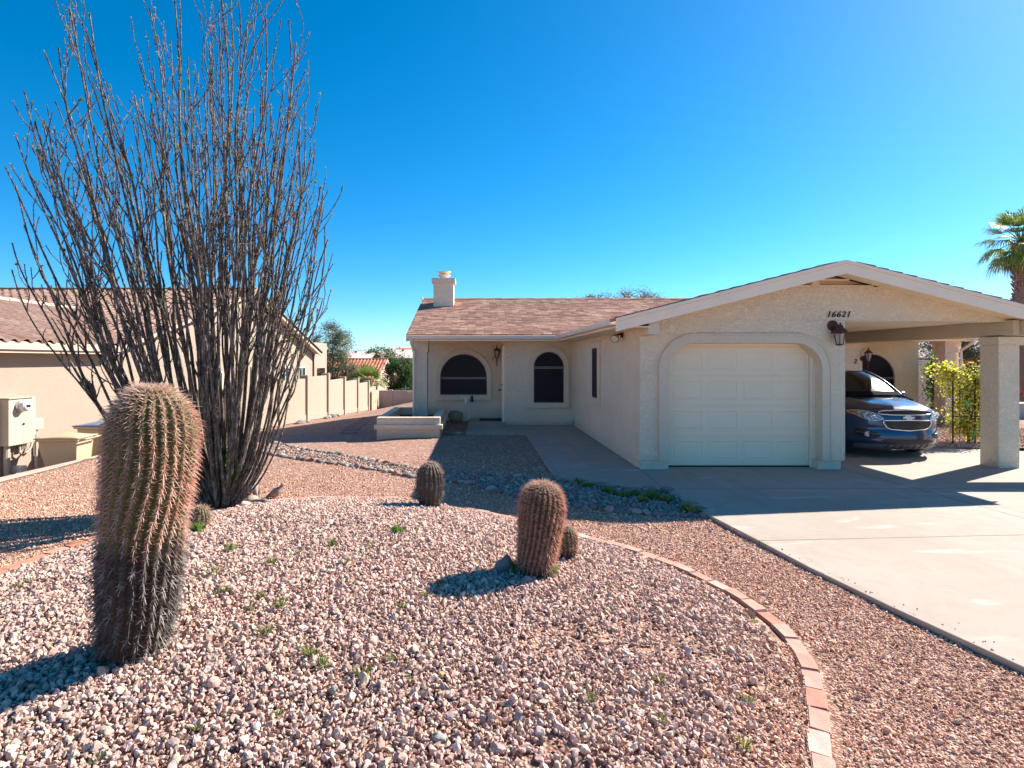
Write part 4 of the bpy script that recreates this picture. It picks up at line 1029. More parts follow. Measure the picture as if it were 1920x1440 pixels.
one_rock(112, 1272, 0.025, (.55,.36,.22), 'orange tan stone in the tall cactus shadow edge', flat=.5)
for i, (px, py, s) in enumerate(((472,933,.10),(492,936,.09),(455,941,.10),(484,941,.07),(430,945,.08))):
    p = G(px, py, .04); o = place_rock(p.x, p.y, s, 'flat pale rock piled where the doves sit by the ocotillo', 'flat rocks at the foot of the ocotillo', zz=.0, flat=.4)

# ---- doves
m_dove = simple('dove_plumage', (.30,.235,.20), .85, var=.15, vs=30); m_doved = simple('dove_wing', (.20,.165,.15), .85, var=.2, vs=40)
def dove(px, py, z, heading, label, upright=.35):
    p = G(px, py, z); root = thing('dove', label, 'bird', tuple(p)); root.rotation_euler.z = heading
    # spine of the body in local x forward, z up
    ca, sa = math.cos(upright), math.sin(upright)
    prof = [(-.115,.008,.0),(-.09,.022,.0),(-.05,.046,.004),(-.01,.060,.006),(.03,.062,.006),(.058,.050,.012),(.074,.035,.028),(.084,.029,.048),(.096,.031,.066),(.112,.029,.074),(.126,.018,.072),(.133,.006,.066)]
    m = MB(); rows = []
    for x, r, lift in prof: rows.append((Vector((x*ca, 0, x*sa+lift+.075)), r))
    v = []; n = 12
    for c, r in rows:
        for j in range(n): a = 2*PI*j/n; v.append((c.x-math.sin(a)*r*sa*.5, math.cos(a)*r*.92, c.z+math.sin(a)*r))
    f = [(i*n+j, i*n+(j+1) % n, (i+1)*n+(j+1) % n, (i+1)*n+j) for i in range(len(rows)-1) for j in range(n)]
    m.add(v, f+[tuple(range(n-1,-1,-1)), tuple(range((len(rows)-1)*n, len(rows)*n))])
    def put(mb, name, mat, sm=True):
        o = mb.build(name, mat, None, smooth='all' if sm else False); o.parent = root; return o
    put(m, 'body', m_dove)
    t = MB(); t.add([(-.12*ca,-.014,.075-.12*sa),(-.12*ca,.014,.075-.12*sa),(-.24*ca,.022,.078-.24*sa),(-.24*ca,-.022,.078-.24*sa),(-.12*ca,-.014,.067-.12*sa),(-.12*ca,.014,.067-.12*sa),(-.24*ca,.022,.074-.24*sa),(-.24*ca,-.022,.074-.24*sa)], [(0,1,2,3),(7,6,5,4),(0,4,5,1),(1,5,6,2),(2,6,7,3),(3,7,4,0)]); put(t, 'tail', m_doved, False)
    for s in (-1, 1):
        w = MB(); w.grid(lambda u, q: ((-.13+.18*u)*ca, s*(.012+.040*math.sin(PI*min(1, u*.9+.12))*(1-.5*q)), .082+(-.13+.18*u)*sa-.03*q+.03*math.sin(PI*u)*(1-q)), 8, 5); put(w, 'wing', m_doved)
        l = MB(); l.tube([(.0,s*.018,.05),(.005,s*.018,.0)], .004, 5); put(l, 'leg', simple('dove_leg', (.35,.12,.10), .6))
    hx = .133*ca; hz = .133*sa+.066+.075
    b = MB(); b.tube([(hx-.008,0,hz),(hx+.012,0,hz-.004)], [.005,.0012], 6); put(b, 'beak', m_iron)
dove(516, 934, GZ, .15, 'grey brown dove standing alone on the path right of the flat rocks', .38)
dove(468, 929, .02, -.9, 'plump dove perched upright on the flat rocks nearest the ocotillo', .75)
dove(477, 926, .03, 2.4, 'second dove perched behind on the flat rocks, facing away', .8)
# ------------------------------------------------------------------ neighbour's house, kerb and walls on the left
m_nst = stucco('neighbour_stucco', (.40,.32,.25), 60, .004, .05)
def tile_mat(name, stops):
    t = NT(name); t.set(rough=.85, spec=.2)
    v = t.n('ShaderNodeTexVoronoi'); v.inputs['Scale'].default_value = 3.1; t.l(t.obj, v.inputs['Vector']); sp = t.n('ShaderNodeSeparateColor'); t.l(v.outputs['Color'], sp.inputs[0])
    c = t.ramp(sp.outputs[0], stops); c = t.mix(.5, c, t.ramp(t.noise(18, 5, .65), [(.3, .7), (.7, 1.25)]), 'MULTIPLY'); t.color(c); t.bump(t.noise(60, 3), .3, .006); return t.m
m_tile = tile_mat('pinkish_roof_tile', [(0, (.235,.135,.10)), (.4, (.29,.18,.138)), (.7, (.26,.165,.13)), (1, (.345,.23,.18))])
m_tile2 = tile_mat('orange_roof_tile', [(0, (.40,.13,.07)), (.4, (.50,.19,.105)), (.7, (.44,.17,.10)), (1, (.58,.29,.19))])
def tiled(mb, origin, across, down, W, L, row=.38, wave=.30, amp=.048, keep=None, res=7):
    """barrel tile roof: origin at the ridge end; across = unit along the ridge, down = unit down the slope"""
    o, a, d = Vector(origin), Vector(across).normalized(), Vector(down).normalized(); n = a.cross(d); n = n if n.z > 0 else -n
    nw = max(2, int(W/wave)); nr = max(1, round(L/row)); row = L/nr
    for r in range(nr):
        v = []; na2 = nw*res+1; ok = []
        for s, lift in ((0, .006), (1, .034), (1.001, -.012)):
            for i in range(na2):
                x = i/res; ph = (x % 1.0); h = amp*(math.sin(PI*min(1, ph/.62)) if ph < .62 else -.35*math.sin(PI*(ph-.62)/.38))
                v.append(o+a*(x*wave*W/(nw*wave))+d*((r+s)*row+(.03 if s else 0))+n*(h+lift+.012*mnoise.noise(Vector((int(x), r, 0.5)))))
        f = []
        for j in range(2):
            for i in range(na2-1):
                q = (j*na2+i, j*na2+i+1, (j+1)*na2+i+1, (j+1)*na2+i)
                if keep is None or keep((v[q[0]]+v[q[2]])*.5): f.append(q)
        mb.add(v, f)
XN = -9.25; ZE, DR, ZR = 2.30, 22.9, 4.72; XR2, ZR2 = -13.45, 3.58
nh = thing('neighbour_house', 'long tan stucco house with pinkish barrel tile roof beyond the kerb', 'house', (XN, 12, -.8))
MB().prism([(4,-1.6),(32,-2.6),(32,ZE-.02),(DR,ZR-.16),(14.7,ZE-.02),(4,ZE-.02)], 'x', XN-.2, XN).build('wall', m_nst, nh)
MB().prism([(4,-1.6),(32,-2.6),(32,ZE-.02),(DR,ZR-.16),(14.7,ZE-.02),(4,ZE-.02)], 'x', -22, -21.8).build('wall', m_nst, nh)
kk = (ZR-ZE)/(DR-14.3); ko = (ZR2-ZE)/(8.85-13.45)
def front_keep(p): return p.z > ZR2+ (8.85+0)*0-100 and (p.z >= ZE+(-8.85-p.x)*((ZR2-ZE)/(13.45-8.85))-.03 or p.x < XR2 or True)
m = MB(); tiled(m, (-22,DR,ZR), (1,0,0), (0,14.25-DR,ZE-ZR), 13.15, math.hypot(DR-14.25, ZR-ZE)); r = m.build('roof', m_tile, nh, smooth=True); r['label'] = 'large sunlit tile slope of the main gable'
m = MB(); tiled(m, (-22,DR,ZR), (1,0,0), (0,32.6-DR,ZE-ZR), 13.15, 10, row=.5, res=4); m.build('roof', m_tile, nh, smooth=True)
wsl = Vector((4.6, 0, ZE-.02-ZR2))
def vkeep(p):      # right slope of the wing stops at the valley with the main slope
    return p.z > ZE+kk*(p.y-14.25)-.02
m = MB(); tiled(m, (XR2,19.4,ZR2), (0,-1,0), wsl, 16.4, wsl.length, keep=vkeep); r = m.build('roof', m_tile, nh, smooth=True); r['label'] = 'lower tile slope with scalloped eave above the meter wall'
m = MB(); tiled(m, (XR2,19.4,ZR2), (0,-1,0), (-4.6,0,ZE-ZR2), 16.4, 4.8, row=.5, res=4, keep=vkeep); m.build('roof', m_tile, nh, smooth=True)
def caps(p0, p1, n, r=.13):
    m = MB(); p0, p1 = Vector(p0), Vector(p1); d = (p1-p0)/n; s = d.normalized().cross(Vector((0,0,1))).normalized(); u = Vector((0,0,1))
    for i in range(n):
        v = []
        for t, rr in ((0, r*.86), (1.06, r)):
            for j in range(9): a = PI*j/8; v.append(p0+d*(i+t)+s*math.cos(a)*rr+u*(math.sin(a)*rr*.85-.02))
        m.add(v, [(j, j+1, 10+j, 9+j) for j in range(8)]+[tuple(range(9)), tuple(range(17,8,-1))])
    return m
caps((XR2,19.0,ZR2+.04), (XR2,3,ZR2+.04), 40).build('ridge_tiles', simple('pale_ridge_tile', (.50,.36,.29), .85, var=.2, vs=4, bump=.3), nh, smooth=True)
caps((-8.85,DR,ZR+.04), (-22,DR,ZR+.04), 33).build('ridge_tiles', m_tile, nh, smooth=True)
bd = [(14.1,ZE-.01),(DR,ZR+.02),(32.4,ZE-.01),(32.4,ZE-.17),(DR,ZR-.16),(14.1,ZE-.20)]
MB().prism(bd, 'x', -8.9, -8.85).build('fascia', simple('tan_fascia_paint', (.44,.36,.285), .6, var=.04), nh, bevel=.006)
MB().prism([(14.1,ZE-.03),(DR,ZR-.02),(32.4,ZE-.03),(32.4,ZE-.06),(DR,ZR-.06),(14.1,ZE-.06)], 'x', XN, -8.9).build('soffit', m_ceil, nh)
caps((-8.86,DR,ZR+.02), (-8.86,32.4,ZE+.06), 24, .1).build('rake_tiles', m_tile, nh, smooth=True)
caps((-8.86,DR,ZR+.02), (-8.86,14.3,ZE+.06), 22, .1).build('rake_tiles', m_tile, nh, smooth=True)
MB().box(-8.90, -8.85, 4, 14.1, ZE-.20, ZE-.035).build('fascia', bpy.data.materials['tan_fascia_paint'], nh, bevel=.01)
MB().box(-8.93, -8.90, 4, 14.1, ZE-.26, ZE-.15).build('fascia_lower', bpy.data.materials['tan_fascia_paint'], nh)
MB().box(XN, -8.93, 4, 14.1, ZE-.20, ZE-.17).build('soffit', m_ceil, nh)
vn = MB(); vn.lathe([(0,0),(.28,0),(.22,.22),(.0,.30)], (-14.3,17.3,3.05), 4); vn.build('roof_vent', m_tile, nh)
# patio block with flat parapet and an opening at its far end
pb = MB(); pb.ring([(32.4,-3),(35.1,-3),(35.1,2.92),(32.4,2.92)], [(32.9,.35),(34.7,.35),(34.7,1.42),(32.9,1.42)], 'x', XN-.25, XN); pb.box(-14, XN-.25, 34.85, 35.1, 1.5, 2.92); pb.box(-14, XN-.25, 32.4, 32.6, -3, 2.92); pb.build('patio_block', m_nst, nh)
def nwin(y0, y1, z0, z1):
    w = MB().ring([(y0,z0),(y1,z0),(y1,z1),(y0,z1)], [(y0+.07,z0+.07),(y1-.07,z0+.07),(y1-.07,z1-.07),(y0+.07,z1-.07)], 'x', XN-.02, XN+.05).build('window', simple('white_vinyl', (.62,.58,.50), .5), nh)
    MB().box(XN+.005, XN+.02, y0+.07, y1-.07, z0+.07, z1-.07).build('pane', m_glass, w)
    MB().box(XN+.02, XN+.035, (y0+y1)/2-.03, (y0+y1)/2+.03, z0+.07, z1-.07).build('mullion', bpy.data.materials['white_vinyl'], w)
nwin(23.2, 24.6, -.3, 1.62); nwin(26.9, 27.9, .2, 1.6); nwin(29.4, 30.6, .15, 1.55); nwin(19.3, 20.6, -.2, 1.5)
# electric meter panel, junction box and pipes on the sunlit wall
def wy(px): return -9.06*FP/(px-VX)
def wz(py, y): return HC-(py-VY)*y/FP
m_pan = simple('panel_enamel', (.46,.385,.305), .45, var=.04)
y0, y1 = wy(15), wy(66)
ep = MB().box(XN, XN+.20, y0, y1, wz(834, 11.2), wz(747, 11.2)).build('electric_panel', m_pan, nh, bevel=.012)
MB().box(XN, XN+.23, y0-.02, y1-.08, wz(747, 11.2)+.001, wz(747, 11.2)+.02).build('rain_lip', m_pan, ep)
ym, zm = (y0*.6+y1*.4), wz(762, 11.2)
MB().lathe([(.12,0),(.12,.05),(.115,.055),(0,.055)], (XN+.20, ym, zm), 24, 'x').build('meter_ring', m_steel, ep, smooth=True)
MB().lathe([(.105,0),(.10,.08),(.07,.115),(0,.12)], (XN+.255, ym, zm), 24, 'x').build('meter', simple('meter_glass', (.62,.62,.60), .12), ep, smooth=True)
MB().box(XN+.34, XN+.377, ym-.05, ym+.05, zm-.02, zm+.035).build('dial', m_iron, ep)
MB().box(XN+.20, XN+.203, (y0+y1)/2+.02, (y0+y1)/2+.026, wz(832, 11.2), wz(790, 11.2)).build('door_seam', m_beam, ep)
MB().lathe([(.02,0),(.02,.02),(0,.022)], (XN+.20, (y0+y1)/2+.02, wz(796, 11.2)), 10, 'x').build('latch', m_iron, ep)
jb = MB().box(XN, XN+.14, wy(70), wy(87), wz(803, 12), wz(783, 12)).build('junction_box', m_pan, nh, bevel=.01)
c = MB(); c.tube([(XN+.07, wy(24), wz(834, 11.1)), (XN+.07, wy(24), -1.2)], .055, 10); c.tube([(XN+.05, wy(80), wz(803, 11.9)), (XN+.05, wy(80), -1.2)], .03, 8)
c.tube([(XN+.10, wy(45), wz(834, 11.4)), (XN+.10, wy(45), wz(848, 11.4)), (XN+.10, wy(52), wz(853, 11.5)), (XN+.10, wy(66), wz(838, 11.7)), (XN+.09, wy(76), wz(803, 11.9))], .022, 8); c.build('conduit', m_pan, nh, smooth=True)
MB().box(XN, XN+.12, wy(48), wy(57), wz(843, 11.4), wz(832, 11.4)).build('meter_socket', m_steel, nh, bevel=.01)
MB().box(XN, XN+.2, wy(38), wy(50), wz(884, 11.4), wz(872, 11.4)).build('utility_box', m_white, nh, bevel=.01)
# low concrete kerb wall holding up our yard
kb = MB(); ky = [3, 6, 9, 12, 15, 18, 21, 25, 30, 36, 43.2]
for a, b in zip(ky, ky[1:]):
    za, zb_ = terrain(-7.5, a)+.03, terrain(-7.5, b)+.03; zl = -.056*0
    kb.add([(-7.78,a,-3.2),(-7.60,a,-3.2),(-7.60,b,-3.2),(-7.78,b,-3.2),(-7.78,a,za),(-7.60,a,za),(-7.60,b,zb_),(-7.78,b,zb_)], [(0,3,2,1),(4,5,6,7),(0,1,5,4),(1,2,6,5),(2,3,7,6),(3,0,4,7)])
tag(kb.build('retaining_wall', simple('kerb_concrete', (.42,.345,.28), .9, var=.1, vs=4, bump=.3, bs=40), weld=True), 'low concrete retaining kerb between the granite yard and the meter wall', 'retaining wall')
# stepped boundary wall: pilasters and panels
bwall = thing('boundary_wall', 'stepped tan block wall with pilasters running downhill behind the ocotillo', 'wall', (-7.65, 18.2, -.45))
pil = [18.2, 21.8, 25.4, 29.0, 32.6, 36.3, 39.9, 43.2]; tops = [1.08, 1.07, 1.12, .84, .64, .36, -.08]
for i, y in enumerate(pil):
    t = max(tops[max(0, i-1)], tops[min(i, 6)])+.10
    MB().box(-7.86, -7.50, y-.16, y+.16, -3, t).build('pilaster', m_nst, bwall, bevel=.015)
    if i < 7:
        zt = tops[i]
        MB().box(-7.76, -7.595, y+.165, pil[i+1]-.165, -3, zt).build('panel', m_nst, bwall, bevel=.01)
        MB().prism([(y+.17, terrain(-7.4, y)+.02),(pil[i+1]-.17, terrain(-7.4, pil[i+1])+.02),(pil[i+1]-.17, terrain(-7.4, pil[i+1])+.30),(y+.17, terrain(-7.4, y)+.30)], 'x', -7.594, -7.56).build('footing', m_nst, bwall, bevel=.008)
MB().box(-9.22, -7.87, 18.1, 18.28, -1.5, .95).build('return_panel', m_nst, bwall, bevel=.01)
tag(MB().box(-7.50, -7.40, 40.3, 43.0, -1.9, -.35).build('shed_boards', simple('weathered_boards', (.42,.30,.20), .9, var=.35, vs=3), bevel=.01), 'weathered upright boards leaning at the far end of the stepped wall', 'boards')
pw = thing('garden_wall', 'low pinkish block wall closing the back of the side yard', 'wall', (-5, 43.3, -1.5))
m_pw = stucco('pink_block', (.50,.39,.36), 30, .006)
MB().box(-7.4, -3.9, 43.2, 43.4, -3.2, -.42).build('panel', m_pw, pw, bevel=.01)
MB().box(-6.65, -6.35, 43.15, 43.45, -3.2, -.38).build('pilaster', m_pw, pw, bevel=.01)
tag(MB().box(-4.9, -1.9, 40.2, 40.4, -3, -.36).build('garden_wall', stucco('yellow_block', (.50,.42,.31), 30, .006), bevel=.01), 'short yellowish wall joining the house side at the back', 'wall')
# stepping pavers in the shaded side yard, and stray stones by the wall
m_pav = simple('paver_stone', (.30,.19,.16), .9, var=.2, vs=8, bump=.4, bs=40)
for i in range(9):
    t = i/8; px, py = 663+(700-663)*t, 806-26*t
    y = 16.2+.82*i; x = (px-VX)*y/FP-.15; z = terrain(x, y)
    o = MB().box(-.22-.03*(i % 3),.22+.03*(i % 2),-.13,.13,-.03,.025).build('stepping_paver', m_pav, None, bevel=.01); o.location = (x, y, z+.012); o.rotation_euler.z = -.15+random.uniform(-.05,.05)
    tag(o, 'flat dark paver in the shaded row leading along the house side', 'paver', 'stepping pavers in the side yard')
for (px, py, s) in ((558,793,.10),(565,791,.13),(575,790,.10),(615,783,.14),(625,780,.16),(633,779,.13),(612,784,.1)):
    y = -7.3*FP/(px-VX); place_rock(-7.3, y, s*1.4, 'small boulder lying along the foot of the stepped wall', 'boulders along the stepped wall')
# ---- wheelie bins behind the kerb
m_bin = simple('tan_bin_plastic', (.50,.38,.24), .45, var=.06, vs=5)
def bin_(x, y, z, rot, tilt, label, lid):
    root = thing('trash_bin', label, 'bin', (x, y, z)); root.rotation_euler = (tilt, 0, rot)
    def put(mb, name, mat, bev=.0, sm=False):
        o = mb.build(name, mat, None, smooth=sm, bevel=bev); o.parent = root; return o
    b = MB(); v = []
    for w, d, h, oy in ((.44,.46,.0,.06),(.54,.62,.55,.02),(.60,.72,.98,0)):
        v += [(-w/2,-d/2+oy,h),(w/2,-d/2+oy,h),(w/2,d/2+oy,h),(-w/2,d/2+oy,h)]
    b.add(v, [(3,2,1,0),(8,9,10,11)]+[(i*4+j, i*4+(j+1) % 4, (i+1)*4+(j+1) % 4, (i+1)*4+j) for i in range(2) for j in range(4)]); put(b, 'body', m_bin, .03)
    r = MB(); r.ring([(-.34,-.40),(.34,-.40),(.34,.40),(-.34,.40)], [(-.29,-.35),(.29,-.35),(.29,.35),(-.29,.35)], 'z', .96, 1.02); put(r, 'rim', m_bin, .015)
    for s in (-.2, .0, .2):
        g = MB(); g.prism([(-.30,.95),(-.40,.95),(-.395,.82),(-.33,.62),(-.29,.62)], 'x', s-.02, s+.02); put(g, 'rib', m_bin)
    L = MB(); L.grid(lambda u, q: (-.35+.70*u, -.42+.84*q, 1.03+.07*math.sin(PI*u)*math.sin(PI*q)), 9, 9); lo = put(L, 'lid', lid, 0, True); sl = lo.modifiers.new('thick', 'SOLIDIFY'); sl.thickness = .02
    h = MB(); h.tube([(-.28,.40,.98),(-.28,.50,1.0),(.28,.50,1.0),(.28,.40,.98)], .018, 8); put(h, 'handle', m_bin, 0, True)
    for s in (-1, 1):
        w = MB(); w.lathe([(0,-.03),(.12,-.03),(.13,0),(.12,.03),(0,.03)], (s*.27,.30,.13), 20, 'x'); put(w, 'wheel', m_black, 0, True)
bin_(-8.28, 11.45, terrain(-8.3,11.45)+.12, -PI/2+.1, 0, 'tan wheelie bin nearest the meter panel behind the kerb', m_bin)
bin_(-8.30, 12.55, terrain(-8.3,12.55)+.30, -PI/2-.15, 0, 'tan wheelie bin with a blue lid half hidden by the tallest cactus', simple('blue_lid', (.12,.17,.30), .4))
# ------------------------------------------------------------------ car in the carport
def paint():
    t = NT('dark_blue_car_paint'); t.set(rough=.28, metal=.35, coat=1.0, coatr=.03)
    fl = t.vor(900, out='Color'); t.color(t.mix(.25, (.008,.040,.105), fl, 'OVERLAY')); return t.m
m_car = paint(); m_chrome = simple('chrome', (.80,.81,.83), .08, 1, var=.0); m_dark = simple('dark_grille', (.010,.010,.011), .5)
m_trimgrey = simple('grey_bumper_plastic', (.10,.10,.11), .5, var=.1, vs=8); m_tyre = simple('tyre_rubber', (.015,.015,.016), .85, bump=.3, bs=60); m_alloy = simple('alloy_rim', (.45,.46,.48), .3, .9)
def lens_mat():
    t = NT('headlight_lens'); t.set(rough=.05, spec=.6, coat=.6)
    t.color(t.ramp(t.vor(26, out='Distance'), [(.0, (.85,.88,.92)), (.35, (.45,.50,.56)), (.7, (.16,.18,.21))])); return t.m
m_cowl = simple('cowl_plastic', (.012,.012,.013), .95); m_cowl.node_tree.nodes['Principled BSDF'].inputs['Specular IOR Level'].default_value = .05
m_lens = lens_mat(); m_amber = simple('amber_reflector', (.65,.16,.02), .25)
m_wind = glass_dark('windscreen_glass', (.010,.011,.011), .16); m_wind.node_tree.nodes['Principled BSDF'].inputs['Specular IOR Level'].default_value = .4
CXc, CYc = 8.27, 10.78
car = thing('suv_car', 'dark blue metallic SUV parked nose out under the carport', 'car', (CXc, CYc, 0))
PROF = [(.15,.17),(.07,.22),(.02,.30),(.0,.40),(.012,.50),(.03,.58),(.025,.66),(.035,.76),(.055,.86),(.10,.945),(.20,1.0),(.38,1.045),(.62,1.085),(.92,1.12),(1.26,1.15)]
def cat(pts, m):
    P_ = [tuple(2*a-b for a, b in zip(pts[0], pts[1]))]+pts+[tuple(2*a-b for a, b in zip(pts[-1], pts[-2]))]; out = []
    for i in range(1, len(P_)-2):
        for q in range(m):
            t = q/m; a, b, c, d = P_[i-1:i+3]; out.append(tuple(.5*(2*b[k]+(c[k]-a[k])*t+(2*a[k]-5*b[k]+4*c[k]-d[k])*t*t+(3*b[k]-a[k]-3*c[k]+d[k])*t**3) for k in range(2)))
    return out+[pts[-1]]
CP = cat(PROF, 4); NP = len(CP)
def sheet(v, w0, u0):
    a = abs(v)/.90; k = max(0, 1-u0/1.35)
    u = u0+(.09*a**2+.43*a**4.2)*k
    w = w0
    if w0 > .80: w -= (.13*a**4+.012*a)*sstep(.80, 1.02, w0)
    if u0 > .1 and w0 > .95: w += .018*math.exp(-((abs(v)-.50)/.10)**2)*sstep(.1,.5,u0)     # hood creases
    if w0 < .3: u += .05*a*a
    return u, w
def CW(u, v, w): return (CXc+v, CYc+u, w)
fz = [p for p in CP if p[0] < .25 or p[1] < 1.0]
def S(v, w, off=0):
    lo = [p for p in CP if p[1] <= 1.02]
    u0 = float(np.interp(w, [p[1] for p in lo], [p[0] for p in lo])); u, w2 = sheet(v, w, u0); return CW(u-off, v, w2)
NV = 57
b = MB(); b.grid(lambda i, j: CW(*(lambda uw, v: (uw[0], v, uw[1]))(sheet((j*2-1)*.9, CP[round(i*(NP-1))][1], CP[round(i*(NP-1))][0]), (j*2-1)*.9)), NP, NV)
# fenders and doors: side skins with wheel arches, lofted from the sheet edge back
def side(s):
    us = [.50+.06*i for i in range(70)]
    def uv(i, j):
        e = sheet(.9, CP[0][1], CP[0][0]); wtop = float(np.interp(us[i], [.52,.8,1.3,2.2,4.0,4.7], [.86,.95,1.02,1.06,1.08,1.0])); 
        wlo = .24 if us[i] < 4.5 else .24+.2*(us[i]-4.5)
        for uc in (.98, 3.70):
            dx = us[i]-uc
            if abs(dx) < .42: wlo = max(wlo, .34+math.sqrt(max(0, .42**2-dx*dx)))
        w = wlo+(wtop-wlo)*j; bul = .90+.035*math.sin(PI*min(1, max(0, (w-.2)/.85)))*sstep(.5,.9,us[i]); return CW(us[i]-.0, s*bul, w)
    b.grid(lambda i, j: uv(round(i*69), j), 70, 10)
side(1); side(-1)
b.grid(lambda i, j: CW(4.70, (i*2-1)*.88, .3+.8*j), 5, 5)
# cowl to rear deck at belt height
b.grid(lambda i, j: CW(1.2+3.5*i, (j*2-1)*float(np.interp(1.2+3.5*i,[1.2,1.5,4.7],[.9,.91,.88])), float(np.interp(1.2+3.5*i,[1.2,2.2,4.0,4.7],[1.02,1.06,1.08,1.0]))-.002+.12*max(0,1-abs(j*2-1)**3)*max(0,1-3.5*i/.4)), 16, 9)
body = b.build('body', m_car, car, smooth=True, angle=50)
# greenhouse
ST = [(1.24,1.13,1.13,.74,.82),(1.45,1.27,1.1,.71,.83),(1.75,1.44,1.1,.665,.845),(2.05,1.575,1.1,.625,.85),(2.3,1.635,1.1,.61,.86),(2.8,1.68,1.1,.61,.87),(3.5,1.67,1.1,.60,.87),(4.2,1.60,1.1,.57,.86),(4.55,1.3,1.1,.66,.85),(4.7,1.12,1.1,.74,.84)]
g = MB(); rows = []
for u, wt, wb, ht, hb in ST:
    r = [(-hb,wb),(-hb+(hb-ht)*.5,wb+(wt-wb)*.55),(-ht,wt-.045*(wt>1.5)),(-ht*.72,wt+.012),(0,wt+.032),(ht*.72,wt+.012),(ht,wt-.045*(wt>1.5)),(hb-(hb-ht)*.5,wb+(wt-wb)*.55),(hb,wb)]
    rows.append([CW(u, v, w) for v, w in r])
g.add([p for r in rows for p in r], [(i*9+j, i*9+j+1, (i+1)*9+j+1, (i+1)*9+j) for i in range(len(rows)-1) for j in range(8)])
gh = g.build('roof', m_car, car, smooth=True, angle=60); ss = gh.modifiers.new('sub', 'SUBSURF'); ss.levels = ss.render_levels = 2
def wsf(i, j):      # windscreen, slightly crowned
    u = 1.19+.86*i; wd = .79-.17*i; v = (j*2-1)*wd; w = 1.125+.475*i+.055*math.sin(PI*i)*1.0
    return CW(u+.13*abs(j*2-1)**2.2*(1-.3*i)-.045, v, w+.048-.02*abs(j*2-1)**3)
MB().grid(wsf, 14, 21).build('windscreen', m_wind, car, smooth='all')
w = MB(); w.tube([wsf(.03,.08),wsf(.055,.5)], .009, 6); w.tube([wsf(.03,.5),wsf(.06,.9)], .009, 6); w.build('wiper', m_dark, car)
MB().tube([wsf(0,q/10) for q in range(11)], .022, 6).build('cowl_seal', m_dark, car)
MB().grid(lambda i, j: tuple(Vector(wsf(.10*i-.02, j))*1.0+Vector((0,-.10*(1-i),.012+.004*i))), 5, 25).build('cowl_panel', m_cowl, car, smooth='all')
for s in (-1, 1):
    MB().tube([CW(1.02,s*.86,1.06)]+[(wsf(i/8, .5+s*.5)) for i in range(9)]+[CW(2.5,s*.61,1.62),CW(3.4,s*.60,1.655)], [.02]+[.034]*9+[.03,.02], 8).build('pillar', m_car, car, smooth='all')
    sg = MB(); sg.grid(lambda i, j: CW(1.62+2.6*i+.35*j*(1-i)-.25*j*i, s*(.862-.235*j+.006), 1.10+.47*j), 6, 4); sg.build('side_window', m_wind, car, smooth='all')
    mr = MB(); mr.lathe([(0,-.07),(.06,-.065),(.085,-.03),(.085,.03),(.05,.06),(0,.065)], CW(1.55, s*1.0, 1.14), 14, 'y')
    mr.v = [(CXc+s*1.0+(x-(CXc+s*1.0))*1.35, y, z) for x, y, z in mr.v]; mr.box(CXc+min(s*.86,s*.96), CXc+max(s*.86,s*.96), CYc+1.53, CYc+1.58, 1.09, 1.12); mr.build('mirror', m_car, car, smooth=True)
# conformal pieces on the nose
def patch(name, outline, mat, off, parent=car, n=10, thick=0):
    """outline: list of (v,w); filled as a grid between its lower and upper edges over v"""
    lo, hi = outline; v0, v1 = lo[0][0], lo[-1][0]
    def f(i, j):
        v = v0+(v1-v0)*i; a = float(np.interp(v, [p[0] for p in lo], [p[1] for p in lo])); c = float(np.interp(v, [p[0] for p in hi], [p[1] for p in hi])); return S(v, a+(c-a)*j, off)
    o = MB().grid(f, n*3, n).build(name, mat, parent, smooth='all')
    return o
def rim(name, pts, r, off, mat, parent=car, closed=True):
    p = pts+[pts[0]] if closed else pts; q = []
    for a, c in zip(p, p[1:]):
        k = max(2, int(math.dist(a, c)/.03)); q += [(a[0]+(c[0]-a[0])*i/k, a[1]+(c[1]-a[1])*i/k) for i in range(k)]
    q.append(p[-1]); return MB().tube([S(v, w, off) for v, w in q], r, 6).build(name, mat, parent, smooth='all')
def mesh_mat():
    t = NT('honeycomb_grille'); t.set(rough=.45)
    e = t.vor(38, 'DISTANCE_TO_EDGE', 'Distance', t.scaled((1,1.0,1.25)), .15); t.color(t.ramp(e, [(.06, (.03,.03,.033)), (.16, (.003,.003,.003))])); t.bump(e, -.6, .01); return t.m
m_mesh = mesh_mat()
up = patch('grille', ([(-.50,.865),(-.3,.85),(0,.845),(.3,.85),(.50,.865)], [(-.50,.905),(-.45,.925),(0,.935),(.45,.925),(.50,.905)]), m_mesh, .012); up['label'] = 'slim upper grille with chrome rim'
rim('chrome_rim', [(-.50,.865),(-.3,.85),(0,.845),(.3,.85),(.50,.865),(.51,.89),(.50,.91),(.45,.93),(0,.94),(-.45,.93),(-.50,.91),(-.51,.89)], .012, .016, m_chrome, up)
lo_ = patch('grille', ([(-.45,.70),(-.40,.61),(-.33,.58),(0,.555),(.33,.58),(.40,.61),(.45,.70)], [(-.45,.735),(0,.745),(.45,.735)]), m_mesh, .012); lo_['label'] = 'deep lower grille with chrome rim'
rim('chrome_rim', [(-.45,.74),(-.455,.69),(-.40,.605),(-.33,.575),(0,.55),(.33,.575),(.40,.605),(.455,.69),(.45,.74),(0,.75)], .013, .018, m_chrome, lo_)
